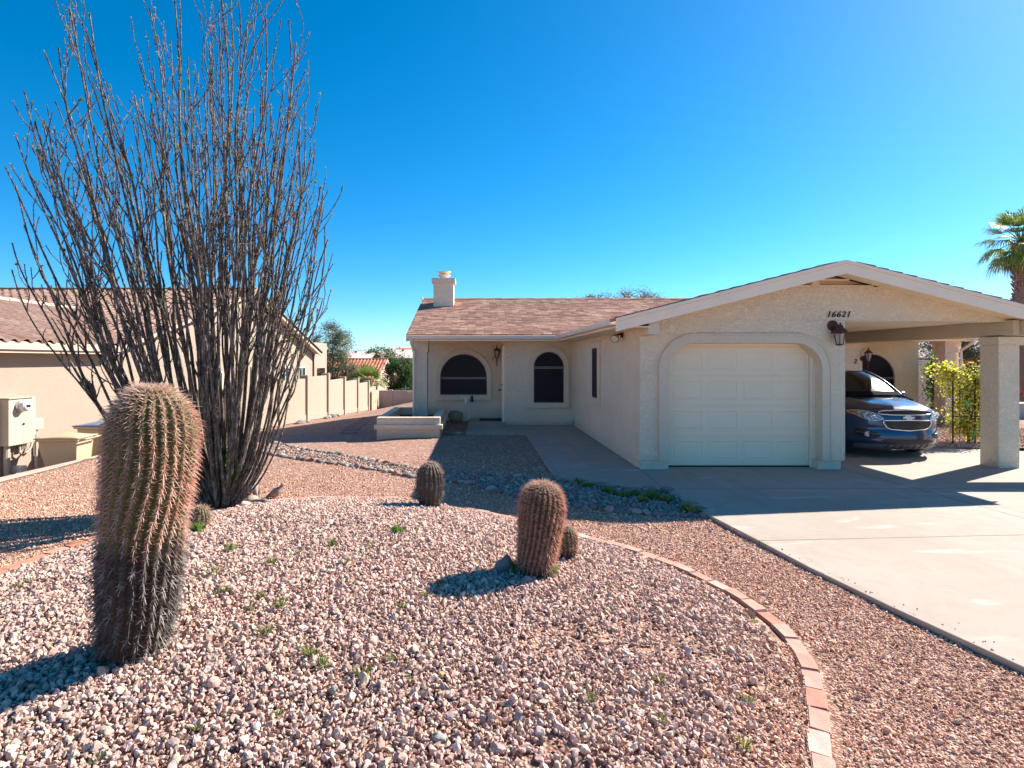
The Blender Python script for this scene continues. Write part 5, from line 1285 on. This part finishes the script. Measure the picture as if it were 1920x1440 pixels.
# bow-tie emblem on the nose bar
em = MB(); bt = [(-.115,-.018),(-.045,-.018),(-.052,-.042),(.058,-.042),(.065,-.018),(.105,-.018),(.120,.018),(.045,.018),(.052,.042),(-.058,.042),(-.065,.018),(-.100,.018)]
fv = [S(x, .797+y, .030) for x, y in bt]; bv = [S(x, .797+y, .008) for x, y in bt]; n = len(bt)
em.add(fv+bv, [tuple(range(n)), tuple(range(2*n-1, n-1, -1))]+[(i, (i+1) % n, n+(i+1) % n, n+i) for i in range(n)]); em.build('emblem', simple('emblem_metal', (.78,.72,.60), .35, .3), car, bevel=.003)
for s in (-1, 1):
    # swept headlight: pointed inner end low, tall outer end
    lo = [(.45,.765),(.52,.745),(.58,.728),(.63,.722),(.68,.755),(.76,.80),(.85,.90)]; hi = [(.45,.778),(.50,.83),(.58,.895),(.68,.955),(.78,.995),(.85,1.005)]
    if s < 0: lo = [(-v, w) for v, w in lo[::-1]]; hi = [(-v, w) for v, w in hi[::-1]]
    hl = patch('headlight', (lo, hi), m_lens, .010, n=9)
    rim('headlight_rim', lo+hi[::-1], .008, .012, m_chrome, hl)
    am = [(.77,.855),(.85,.92)], [(.77,.975),(.85,.99)]
    if s < 0: am = [(-v, w) for v, w in am[0][::-1]], [(-v, w) for v, w in am[1][::-1]]
    patch('indicator', am, m_amber, .016, hl, 4)
    for (v, w, r) in ((.59,.795,.050),(.69,.84,.056)):
        c0 = Vector(S(s*v, w, .0)); MB().lathe([(.0,-.002),(r*.5,-.012),(r*.8,-.022),(r,-.026),(r*1.05,-.018),(r*1.05,0)], c0, 18, 'y').build('reflector', m_chrome, hl, smooth=True)
    # fog lamp pocket
    lo = [(.50,.44),(.58,.385),(.74,.40),(.82,.44)]; hi = [(.50,.455),(.58,.52),(.74,.565),(.82,.57)]
    if s < 0: lo = [(-v, w) for v, w in lo[::-1]]; hi = [(-v, w) for v, w in hi[::-1]]
    fg = patch('fog_pocket', (lo, hi), m_dark, .008, n=6)
    MB().lathe([(.0,-.03),(.05,-.03),(.055,0)], S(s*.68,.47,0), 16, 'y').build('fog_lamp', m_lens, fg, smooth=True)
    rim('fog_bar', [(s*.52,.475),(s*.80,.50)], .012, .02, m_trimgrey, fg, False)
patch('lower_intake', ([(-.50,.325),(-.40,.30),(.40,.30),(.50,.325)], [(-.50,.345),(-.42,.375),(.42,.375),(.50,.345)]), m_dark, .010, n=6)
patch('skid_plate', ([(-.80,.175),(0,.172),(.80,.175)], [(-.80,.27),(-.55,.285),(.55,.285),(.80,.27)]), m_trimgrey, .012, n=6)
sp = MB()
for k in range(-3, 4): sp.tube([S(k*.125-.018, .205, .018), S(k*.125+.018, .265, .018)], .010, 4)
sp.build('skid_slots', m_dark, car)
rim('hood_seam', [(-.70,.972),(-.4,.975),(0,.976),(.4,.975),(.70,.972)], .004, .001, m_dark, car, False)
MB().box(CXc-.80, CXc+.80, CYc+.5, CYc+4.5, .22, .5).build('underbody', m_dark, car)
for u in (.98, 3.70):
    for s in (-1, 1):
        c0 = CW(u, s*.80, .345); wh = MB().lathe([(.22,-.11),(.30,-.115),(.335,-.10),(.345,-.06),(.345,.06),(.335,.10),(.30,.115),(.22,.11)], c0, 32, 'x', caps=False).build('wheel', m_tyre, car, smooth=True)
        rm = MB(); rm.lathe([(.225,-.10),(.225,.10),(.0,.07*s)], c0, 24, 'x'); rm.build('rim', m_alloy, wh, smooth=True)
        k = MB(); 
        for q in range(5):
            a = 2*PI*q/5; k.tube([(c0[0]+s*.10,c0[1],c0[2]),(c0[0]+s*.105,c0[1]+math.cos(a)*.21,c0[2]+math.sin(a)*.21)], [.035,.028], 6)
        k.build('spokes', m_alloy, wh)

# ------------------------------------------------------------------ trees, palms and shrubs
def tree(name, label, cat, base, crown, leafcol, n_leaf, ll, lw, seed, limbs=14, trunk_r=.14, droop=0, clump=.3, density=34, group=None, twig=.012, bark=None, fork=None):
    """crown: list of ellipsoids (dx,dy,dz,rx,ry,rz) relative to base; twigs reach into the crown and carry clumps of leaves"""
    rn = np.random.default_rng(seed); root = thing(name, label, cat, tuple(base), group); bv = Vector(base); tb = MB()
    zc = min(c[2]-c[5]*.7 for c in crown); fk = bv+Vector(fork if fork else (0,0,max(.3, zc*.75)))
    tb.tube([bv-Vector((0,0,.2)), (bv+fk)/2+Vector((.05,.03,0))*zc, fk], [trunk_r*1.15, trunk_r*.95, trunk_r*.8], 9)
    vol = np.array([c[3]*c[4]*c[5] for c in crown]); C, D = [], []; per = max(1, n_leaf//density)
    wts = vol**.8/np.sum(vol**.8); mains = []
    for i in range(limbs):
        c = crown[rn.choice(len(crown), p=wts)]; d = rn.normal(size=3); d /= np.linalg.norm(d); e = bv+Vector((c[0]+d[0]*c[3]*.6, c[1]+d[1]*c[4]*.6, c[2]+d[2]*c[5]*.55))
        mid = fk.lerp(e, .5)+Vector((rn.normal()*.08, rn.normal()*.08, .10))*(e-fk).length; pa = smooth_path([fk, fk.lerp(mid, .6)+Vector((0,0,.03)), mid, e], 4)
        tb.tube(pa, [trunk_r*.55*(1-.8*q/len(pa)) for q in range(len(pa))], 6); mains.append(pa)
    for k in range(per):
        c = crown[rn.choice(len(crown), p=wts)]; d = rn.normal(size=3); d /= np.linalg.norm(d); rr = rn.uniform(.35, 1.0)**.5*(1+.16*mnoise.noise(Vector(d)*2.2+Vector((seed,0,0))))
        tip = Vector(base)+Vector((c[0]+d[0]*c[3]*rr, c[1]+d[1]*c[4]*rr, c[2]+d[2]*c[5]*rr))
        pa = mains[rn.integers(len(mains))]; j0 = min(range(len(pa)), key=lambda q: (pa[q]-tip).length) if rn.random() < .7 else len(pa)-1
        st = pa[j0]; 
        if (st-tip).length > 3*clump+.3*c[3]:
            pa2 = min(mains, key=lambda m_: min((q-tip).length for q in m_)); st = min(pa2, key=lambda q: (q-tip).length)
        md = st.lerp(tip, .5)+Vector((0,0,.12-droop*.3))*(tip-st).length; tb.tube([st, md, tip-Vector((0,0,droop*clump))], [twig*1.5, twig, twig*.4], 4, caps=False)
        for _ in range(density):
            t = rn.uniform(.45, 1.05); q = st*(1-t)**2+md*2*t*(1-t)+tip*t*t
            C.append((q.x+rn.normal()*clump*.5, q.y+rn.normal()*clump*.5, q.z+rn.normal()*clump*.42-droop*abs(rn.normal())*clump)); dd = rn.normal(size=3); dd[2] += .25-droop*1.6; D.append(dd)
    tb.build('trunk', bark or m_bark, root, smooth='all')
    n = len(C); shade = np.repeat(rn.uniform(.62,1.4,(n+density-1)//density), density)[:n,None]; col = np.array(leafcol)*shade*rn.uniform(.75,1.3,(n,1))*rn.uniform(.92,1.08,(n,3))
    leaf_quads(np.array(C), np.array(D), ll*rn.uniform(.6,1.3,n), lw*rn.uniform(.7,1.2,n), col, rn, 'crown', m_leaf, root)
    return root
def at(px, d, x_only=True): return (px-VX)*d/FP
def ground_at(px, d): x = at(px, d); return (x, d, terrain(x, d))
OL = (.13,.155,.085); DG = (.045,.085,.022); MG = (.085,.115,.05)
b0 = ground_at(622, 45); up_ = -b0[2]
tree('olive_tree', 'tall grey green willowy tree behind the stepped wall by the patio block', 'tree', b0, [(-.1,0,up_+4.0,1.2,1.1,1.25),(.95,0,up_+3.3,1.1,1,1.2),(-1.2,0,up_+2.7,1.1,1,1.2),(.3,0,up_+1.2,1.7,1.2,1.9),(-1.3,.3,up_+.8,1.0,1,1.3),(1.4,0,up_+.6,1.2,1,1.3)], (.19,.215,.12), 19000, .16, .045, 41, 22, .14, droop=.35, clump=.34, density=30)
b0 = ground_at(700, 118)
far_t = [(676,120,4.4,3.0,'small dark tree in front of the left pale far roof',DG),(690,150,6.2,4.5,'rounded dark tree on the far skyline left of the gap',MG),(716,112,6.6,4.6,'broad grey green mesquite between the two pale far roofs',MG),(748,135,6.5,5.2,'wide olive mesquite behind the right pale far roof',OL),(648,140,5,4,'far tree showing through the willowy tree',MG)]
for i, (px, d, h, r, lab, c) in enumerate(far_t):
    bb = ground_at(px, d); e = 1.9-bb[2]; tree('far_tree', lab, 'tree', bb, [(0,0,e+h*.12,r*.75,r*.7,h*.32),(r*.5,0,e-.3,r*.6,r*.6,h*.28),(-r*.5,0,e-.5,r*.6,r*.6,h*.28),(0,0,e-2,r,r,2.2)], mul(c, 1.25), 5200, .42, .20, 60+i, 14, .2, clump=.7, density=24, group='trees on the far slope')
bb = ground_at(752, 50); e = -bb[2]
tree('dark_shrub_tree', 'dense dark green tree beside the house column', 'tree', bb, [(0,0,e+1.2,1.5,1.3,1.2),(.9,0,e-.2,1.3,1.2,1.5),(-.6,0,e+.0,1.2,1.1,1.4),(.3,0,e-1.3,1.6,1.3,1.3)], (.055,.115,.028), 11000, .15, .10, 45, 16, .14, clump=.32, density=30)
bb = ground_at(773, 44); tree('shrub', 'lower bright green shrub in front of the dense dark tree', 'shrub', bb, [(-.25,0,-bb[2]-.9,.9,.8,.9),(.4,0,-bb[2]-.8,.9,.8,1.0)], (.09,.16,.05), 4000, .12, .08, 46, 10, .06, clump=.25, density=26)
bb = ground_at(655, 46); tree('shrub', 'grey green shrub over the wall left of the small fan palm', 'shrub', bb, [(.9,0,-bb[2]+.1,.7,.7,.7),(.3,0,-bb[2]-.4,.8,.7,.7),(1.4,0,-bb[2]-.6,.6,.7,.6)], OL, 4200, .14, .05, 47, 10, .06, clump=.25, density=28)
# mesquite tops over the ridge
tree('mesquite_tree', 'sparse wispy mesquite top rising over the shingle ridge', 'tree', (at(1165,33), 33, -.7), [(0,0,5.7,2.6,1.6,.95),(1.7,0,5.75,1.5,1.3,.8),(-1.7,0,5.7,1.5,1.2,.85),(.6,0,6.3,1.5,1,.6),(2.6,0,5.3,.9,1,.7),(-2.6,0,5.6,.8,1,.6)], (.20,.22,.09), 5600, .15, .035, 48, 30, .12, clump=.30, density=15, twig=.018)
# ---- fan palms
def fan(mb, mp, hub, d, up, size, nseg, rn, droop, spread=2.3):
    d = d.normalized(); s = d.cross(up); s = s.normalized() if s.length > 1e-4 else Vector((1,0,0)); nrm = s.cross(d)
    for i in range(nseg):
        a = (i/(nseg-1)*2-1)*spread*.5; dr = (d*math.cos(a)+s*math.sin(a)).normalized(); L = size*(1-.22*abs(a)/spread*2)*rn.uniform(.88,1.08); wv = dr.cross(nrm).normalized()*size*.034
        p0 = hub; p1 = hub+dr*L*.5+nrm*size*.05*(1 if i % 2 else -.4); p2 = hub+dr*L*.8-Vector((0,0,droop*L*.12)); p3 = hub+dr*L-Vector((0,0,droop*L*.42))
        n = len(mb.v); mb.add([p0-wv*.2, p0+wv*.2, p1+wv, p1-wv, p2+wv*.7, p2-wv*.7, p3], [(0,1,2,3),(3,2,4,5),(5,4,6)])
def palm_leaf_mat(name, c, c2):
    t = NT(name); t.set(rough=.5, spec=.3); col = t.mix(t.ramp(t.noise(5, 3), [(.3, 0), (.7, 1)]), c, c2); t.color(col); tr = t.n('ShaderNodeBsdfTranslucent'); t.l(col, tr.inputs[0]); mx = t.n('ShaderNodeMixShader'); mx.inputs[0].default_value = .4
    t.l(t.p.outputs[0], mx.inputs[1]); t.l(tr.outputs[0], mx.inputs[2]); t.l(mx.outputs[0], t.out.inputs[0]); return t.m
m_palm = palm_leaf_mat('palm_leaf', (.12,.19,.045), (.30,.36,.09)); m_palmd = palm_leaf_mat('dead_palm_leaf', (.22,.13,.075), (.30,.20,.12))
def palm(base, zc, trunk_r, n, size, pet, label, seed, dead=8, lowest=-.75, trunk=True):
    rn = random.Random(seed); root = thing('fan_palm', label, 'palm tree', tuple(base)); top = Vector((base[0], base[1], zc))
    if trunk:
        t = MB(); h = zc-base[2]; k = 60; prof = []
        for i in range(k): z = h*i/k; prof += [(trunk_r*(1.0+.0*i), z), (trunk_r*1.12, z+h/k*.8)]
        t.lathe(prof, base, 14)
        for i in range(150):     # cut leaf boots
            a = rn.uniform(0, 6.3); z = base[2]+h*(.35+.65*rn.random()); p = Vector((base[0]+math.cos(a)*trunk_r, base[1]+math.sin(a)*trunk_r, z)); o = Vector((math.cos(a), math.sin(a), 0))
            t.tube([p-Vector((0,0,.08)), p+o*.06+Vector((0,0,.03)), p+o*.13+Vector((0,0,.14))], [.05,.045,.03], 5)
        t.build('trunk', simple('palm_trunk', (.26,.15,.115), .9, var=.35, vs=7, bump=.6, bs=20), root, smooth=True)
    for i in range(n+dead):
        m = MB(); a = i*2.39996+rn.uniform(-.3,.3); q = (i/(n-1)) if i < n else 1.12; el = 1.35-(1.35-lowest)*min(1, q)**.9-(.35 if i >= n else 0); L = pet*rn.uniform(.85,1.1)*(1 if i < n else .75)
        d = Vector((math.cos(a)*math.cos(el), math.sin(a)*math.cos(el), math.sin(el))); hub = top+d*L-Vector((0,0,L*.10*q)); m.tube([top, top+d*L*.5+Vector((0,0,.04*L)), hub], [.028*size,.02*size,.016*size], 5)
        d2 = (d-Vector((0,0,.35*q))).normalized(); fan(m, None, hub, d2, Vector((0,0,1)) if abs(d2.z) < .9 else Vector((0,1,0)), size*(1 if i < n else .7), 22, rn, .5+.7*q if i < n else 1.8)
        m.build('frond' if i < n else 'dead_frond', m_palm if i < n else m_palmd, root)
    return root
palm((at(1914,27), 27, -.05), 7.55, .23, 30, 1.0, .95, 'tall fan palm with shaggy brown trunk rising past the carport roof', 5, dead=9)
bb = ground_at(690, 44); palm(bb, .10, .12, 18, 1.1, .7, 'short bushy fan palm behind the stepped wall', 6, dead=0, lowest=.0)

# ------------------------------------------------------------------ houses beyond the wall
def far_house(label, x0, x1, yr, zr, half, pit, wallc, tilec, zb, name='far_house', real=True):
    root = thing(name, label, 'house', ((x0+x1)/2, yr, zb)); ze = zr-half*pit
    pr = [(yr-half+.5, zb-2),(yr+half-.5, zb-2),(yr+half-.5, ze+.08),(yr, zr-.12),(yr-half+.5, ze+.08)]
    MB().prism(pr, 'x', x0+.4, x1-.4).build('wall', wallc, root)
    m = MB(); s = math.hypot(half, half*pit); tiled(m, (x0,yr,zr), (1,0,0), (0,-half,-half*pit), x1-x0, s, row=.42, wave=.34, amp=.06, res=5); m.build('roof', tilec, root, smooth=True)
    m = MB(); tiled(m, (x0,yr,zr), (1,0,0), (0,half,-half*pit), x1-x0, s, row=.8, wave=.5, res=3); m.build('roof', tilec, root, smooth=True)
    for sx in (x0, x1): MB().prism([(yr-half,ze),(yr,zr),(yr+half,ze),(yr+half,ze-.28),(yr,zr-.28),(yr-half,ze-.28)], 'x', sx-.06, sx+.06).build('fascia', simple('far_fascia', (.60,.45,.35), .7), root)
    caps((x0,yr,zr+.02), (x1,yr,zr+.02), int((x1-x0)/.42), .15).build('ridge_tiles', tilec, root, smooth=True)
    return root, ze
m_peach = stucco('peach_stucco', (.62,.46,.36), 20, .008)
rt, ze = far_house('peach stucco house with orange tile gable roof beyond the stepped wall', -18.2, -9.4, 60, 1.98, 8.2, .33, m_peach, m_tile2, -3.4, 'tile_roof_house')
m = MB(); m.box(-13.6,-12.9,56.6,57.6,.9,1.75); m.build('roof_vent', m_tile2, rt)
po_ = MB(); tiled(po_, (-10.2,65.2,.25), (0,1,0), (1.9,0,-.75), 5.0, 2.0, row=.42, wave=.34, amp=.06, res=5); po_.build('porch_roof', m_tile2, rt, smooth=True)
pp = MB(); pp.box(-8.75,-8.45,65.3,65.6,-5,-.5); pp.box(-8.75,-8.45,69.6,69.9,-5,-.5); pp.build('porch_post', m_peach, rt)
MB().box(-9.79,-9.76,66.2,68.0,-3.4,-1.3).build('door', m_wframe, rt)
m_pale = tile_mat('pale_roof_tile', [(0,(.55,.45,.40)),(.5,(.62,.52,.46)),(1,(.68,.58,.52))]); m_palew = stucco('far_wall', (.60,.52,.44), 20, .01)
def slab_house(label, px0, px1, d, py_top, py_eave, tile, seed):
    x0, x1 = at(px0, d), at(px1, d); zt = HC-(py_top-VY)*d/FP; ze_ = HC-(py_eave-VY)*(d-7)/FP; root = thing('far_house', label, 'house', ((x0+x1)/2, d, ze_-3))
    MB().box(x0+.4, x1-.4, d-6.3, d+6, ze_-5, ze_+.05).build('wall', m_palew, root)
    MB().prism([(d-7,ze_),(d,zt),(d+7,ze_),(d+7,ze_-.2),(d,zt-.2),(d-7,ze_-.2)], 'x', x0, x1).build('roof', tile, root)
    v = MB()
    for k in range(2): xx = x0+(x1-x0)*(.45+.35*k); v.lathe([(.25,0),(.22,.5),(.3,.55),(0,.6)], (xx, d-1.2, zt-.55), 8)
    v.build('roof_vent', m_bark, root)
slab_house('pale roofed house left of the broad mesquite on the far slope', 640, 706, 112, 659, 673, m_pale, 1)
slab_house('pale roofed house right of the broad mesquite on the far slope', 722, 800, 118, 655.5, 671, m_pale, 2)
slab_house('house with dark red ridge behind the right pale roof', 742, 830, 136, 652, 664, m_tile2, 3)
# ---- right hand neighbours and planting seen under the carport
m_rtile = tile_mat('grey_pink_tile', [(0,(.40,.31,.28)),(.5,(.52,.42,.38)),(1,(.60,.50,.46))])
rh = thing('side_neighbour_house', 'tile roofed stucco house glimpsed past the carport pillar', 'house', (29, 31, 0)); m_terr = stucco('terracotta_stucco', (.42,.20,.13), 20, .008)
MB().box(25.4, 38, 30, 42, -.3, 2.0).build('wall', m_terr, rh)
mm = MB(); tiled(mm, (33,29.5,4.2), (0,1,0), (-8.7,0,-2.2), 12.5, 8.97, row=.4, wave=.32, res=5); mm.build('roof', m_rtile, rh, smooth=True)
mm = MB(); tiled(mm, (33,29.5,4.2), (0,1,0), (8.7,0,-2.2), 12.5, 8.97, row=.8, wave=.5, res=3); mm.build('roof', m_rtile, rh, smooth=True)
MB().prism([(24.3,2.02),(33,4.22),(41.7,2.02),(41.7,1.82),(33,4.0),(24.3,1.82)], 'y', 29.4, 29.5).build('fascia', m_palew, rh)
MB().box(24.9, 38, 29.98, 30, 2.0, 2.05).build('eave_trim', m_palew, rh)
tag(MB().box(21.4, 27, 22, 22.3, -.2, 2.4).build('side_wall', stucco('brown_block', (.20,.135,.115), 20, .006)), 'tall brown block wall right of the carport pillar', 'wall')
bed = MB(); bed.grid(lambda u, v: (9.7+12*u, 12.15+(11-.0*u)*v, .012+.03*mnoise.noise(Vector((u*9, v*9, 2)))), 30, 30)
tag(bed.build('planting_bed', m_ground, smooth='all'), 'granite planting bed beyond the carport slab', 'ground', kind='structure')
tag(MB().box(9.9, 17.0, 20.4, 20.6, -.2, 1.9).build('block_wall', stucco('grey_block', (.52,.46,.42), 20, .006), bevel=.01), 'grey block wall standing behind the trellis planting', 'wall')
tree('shrub', 'glossy dark green shrub against the end of the back wall', 'shrub', (14.1, 17.05, .0), [(0,0,1.15,.5,.45,.95),(.25,0,.65,.5,.45,.6),(-.1,0,1.65,.32,.3,.45)], (.16,.26,.04), 6500, .085, .055, 71, 12, .04, clump=.16, density=26, twig=.008)
tree('tree', 'pale green tree crown seen above the glossy shrub', 'tree', (20.4, 24.5, 0), [(0,0,2.3,1.2,1.1,.9),(.8,0,2.0,.9,.9,.8)], (.15,.17,.08), 3600, .12, .05, 72, 10, .07, clump=.3, density=24)
tree('red_shrub', 'dark red leaved shrub below the neighbouring tile roof', 'shrub', (15.2, 17.2, 0), [(0,0,1.35,.75,.6,.55),(.5,0,.95,.7,.6,.7)], (.13,.035,.025), 4200, .09, .055, 73, 10, .04, clump=.2, density=26, twig=.008)
tree('hill_tree', 'bright green tree behind the neighbouring tile roof', 'tree', (at(1800,45), 45, 0), [(0,0,2.4,1.3,1.2,1.0)], (.09,.16,.04), 2600, .18, .09, 74, 10, .1, clump=.4, density=24)
# trellis: thin black rods, and the vine on it
tr_y = 12.75; tx0, tx1 = 10.75, 11.75
tr = thing('garden_trellis', 'black wire trellis in the bed beyond the carport slab', 'trellis', (11.2, tr_y, 0)); rods = MB()
for x in np.linspace(tx0, tx1, 7): rods.tube([(x,tr_y,.0),(x,tr_y,1.6+.14*math.sin(PI*(x-tx0)/(tx1-tx0)))], .006, 5)
for z in (.25,.62,1.0,1.38): rods.tube([(tx0,tr_y+.01,z),(tx1,tr_y+.01,z)], .007, 5)
rods.tube([(tx0+(tx1-tx0)*q/12, tr_y, 1.6+.14*math.sin(PI*q/12)) for q in range(13)], .011, 6)
rods.build('rods', m_iron, tr)
for x in (tx0, (tx0+tx1)/2, tx1): MB().tube([(x,tr_y-.02,-.05),(x,tr_y-.02,1.65)], .010, 6).build('post', m_iron, tr)
tree('climbing_vine', 'yellow green leafy vine sprawling over the black trellis', 'vine', (11.25, 12.9, 0), [(0,0,.65,.62,.22,.55),(-.1,0,1.45,.62,.28,.42),(-.62,-.1,1.62,.36,.2,.2),(.35,0,1.2,.4,.25,.5),(.1,0,.35,.6,.2,.3)], (.60,.58,.10), 4300, .070, .046, 75, 22, .022, clump=.16, density=12, twig=.006, fork=(0,0,.5))
gh_ = MB(); gh_.tube([(11.15,12.68,.12),(11.16,12.66,.22),(11.19,12.66,.33),(11.22,12.68,.38)], .02, 7); tag(gh_.build('green_hose', simple('green_rubber', (.02,.35,.17), .45), smooth=True), 'short bright green hose end hanging at the foot of the trellis', 'hose')
gt = MB(); gt.box(11.02,11.07,12.70,12.72,.82,.98); tag(gt.build('plant_tag', bpy.data.materials['green_rubber']), 'bright green tie fastened halfway up the trellis', 'tie')
tag(MB().box(17.2,21,18.2,18.9,-.05,.5).build('low_wall', stucco('pale_low_wall', (.58,.50,.43), 20, .006), bevel=.02), 'low pale wall at the right edge behind the pillar', 'wall')
ra = np.random.default_rng(81); Bd = jgrid(9.75, 15, 12.3, 16, .06, ra)
scatter('gravel', np.stack([Bd[:,0], Bd[:,1], np.full(len(Bd), .03)], 1), np.clip(.022*np.exp(ra.normal(0,.3,len(Bd))), .01, .045), P1, PINK, m_stone, ra, 'pinkish stones of the bed round the trellis', 'gravel')

# ------------------------------------------------------------------ far hills
def hill_mat():
    t = NT('desert_hill'); t.set(rough=.95); pos = t.geo.outputs['Position']
    t.color(t.mix(t.ramp(t.noise(.25, 6, .7, pos), [(.42, 0), (.56, 1)]), (.16,.13,.095), (.05,.062,.035))); return t.m
hb = MB(); 
def hf(u, v):
    a = -1.25+2.6*u; r = 240+180*v; top = 4.5+6*sstep(.45, .9, u)+3.0*mnoise.noise(Vector((u*7, 0, 2)))+1.2*mnoise.noise(Vector((u*30, v*4, 5)))
    return (r*math.sin(a), r*math.cos(a), -4+(top+4)*math.sin(PI*min(1, v*1.15)*.5))
hb.grid(hf, 220, 16); tag(hb.build('hills', hill_mat(), smooth='all'), 'low brushy hills on the horizon', 'hills', kind='structure')

# ------------------------------------------------------------------ light, sky, camera
SUN = Vector((1.19, .70, 1.0)).normalized()
el, az = math.asin(SUN.z), math.atan2(SUN.x, SUN.y)
sd = bpy.data.lights.new('sun', 'SUN'); sd.energy = 3.8; sd.angle = math.radians(.5); sd.color = (1, .925, .83)
so = bpy.data.objects.new('sun', sd); COL.objects.link(so); so.rotation_euler = SUN.to_track_quat('Z', 'Y').to_euler(); so.location = (20, 15, 25)
wd = bpy.data.worlds.new('World'); SC.world = wd; wd.use_nodes = True; nt = wd.node_tree; bg = nt.nodes['Background']
sky = nt.nodes.new('ShaderNodeTexSky'); sky.sky_type = 'NISHITA'; sky.sun_disc = False; sky.sun_elevation = el; sky.sun_rotation = az
sky.altitude = 500; sky.air_density = .76; sky.dust_density = .35; sky.ozone_density = 6.0
hs = nt.nodes.new('ShaderNodeHueSaturation'); hs.inputs['Saturation'].default_value = SKY_SAT; hs.inputs['Hue'].default_value = SKY_HUE
nt.links.new(sky.outputs[0], hs.inputs['Color']); nt.links.new(hs.outputs[0], bg.inputs[0]); bg.inputs[1].default_value = SKY_STR
cd = bpy.data.cameras.new('camera'); cam = bpy.data.objects.new('camera', cd); COL.objects.link(cam); SC.camera = cam
cam.location = (0, 0, HC); cam.rotation_euler = (PI/2, 0, 0); cd.sensor_fit = 'HORIZONTAL'; cd.sensor_width = 36; cd.lens = 36*FP/1920
cd.shift_x = (960-VX)/1920; cd.shift_y = -(720-VY)/1920; cd.clip_start = .05; cd.clip_end = 5000
SC.view_settings.view_transform = 'Standard'; SC.view_settings.look = 'None'; SC.view_settings.gamma = 1; SC.view_settings.use_curve_mapping = False; SC.view_settings.exposure = EXPO
SC.render.resolution_x = 1024; SC.render.resolution_y = 768
SC.cycles.max_bounces = 8; SC.cycles.diffuse_bounces = 5
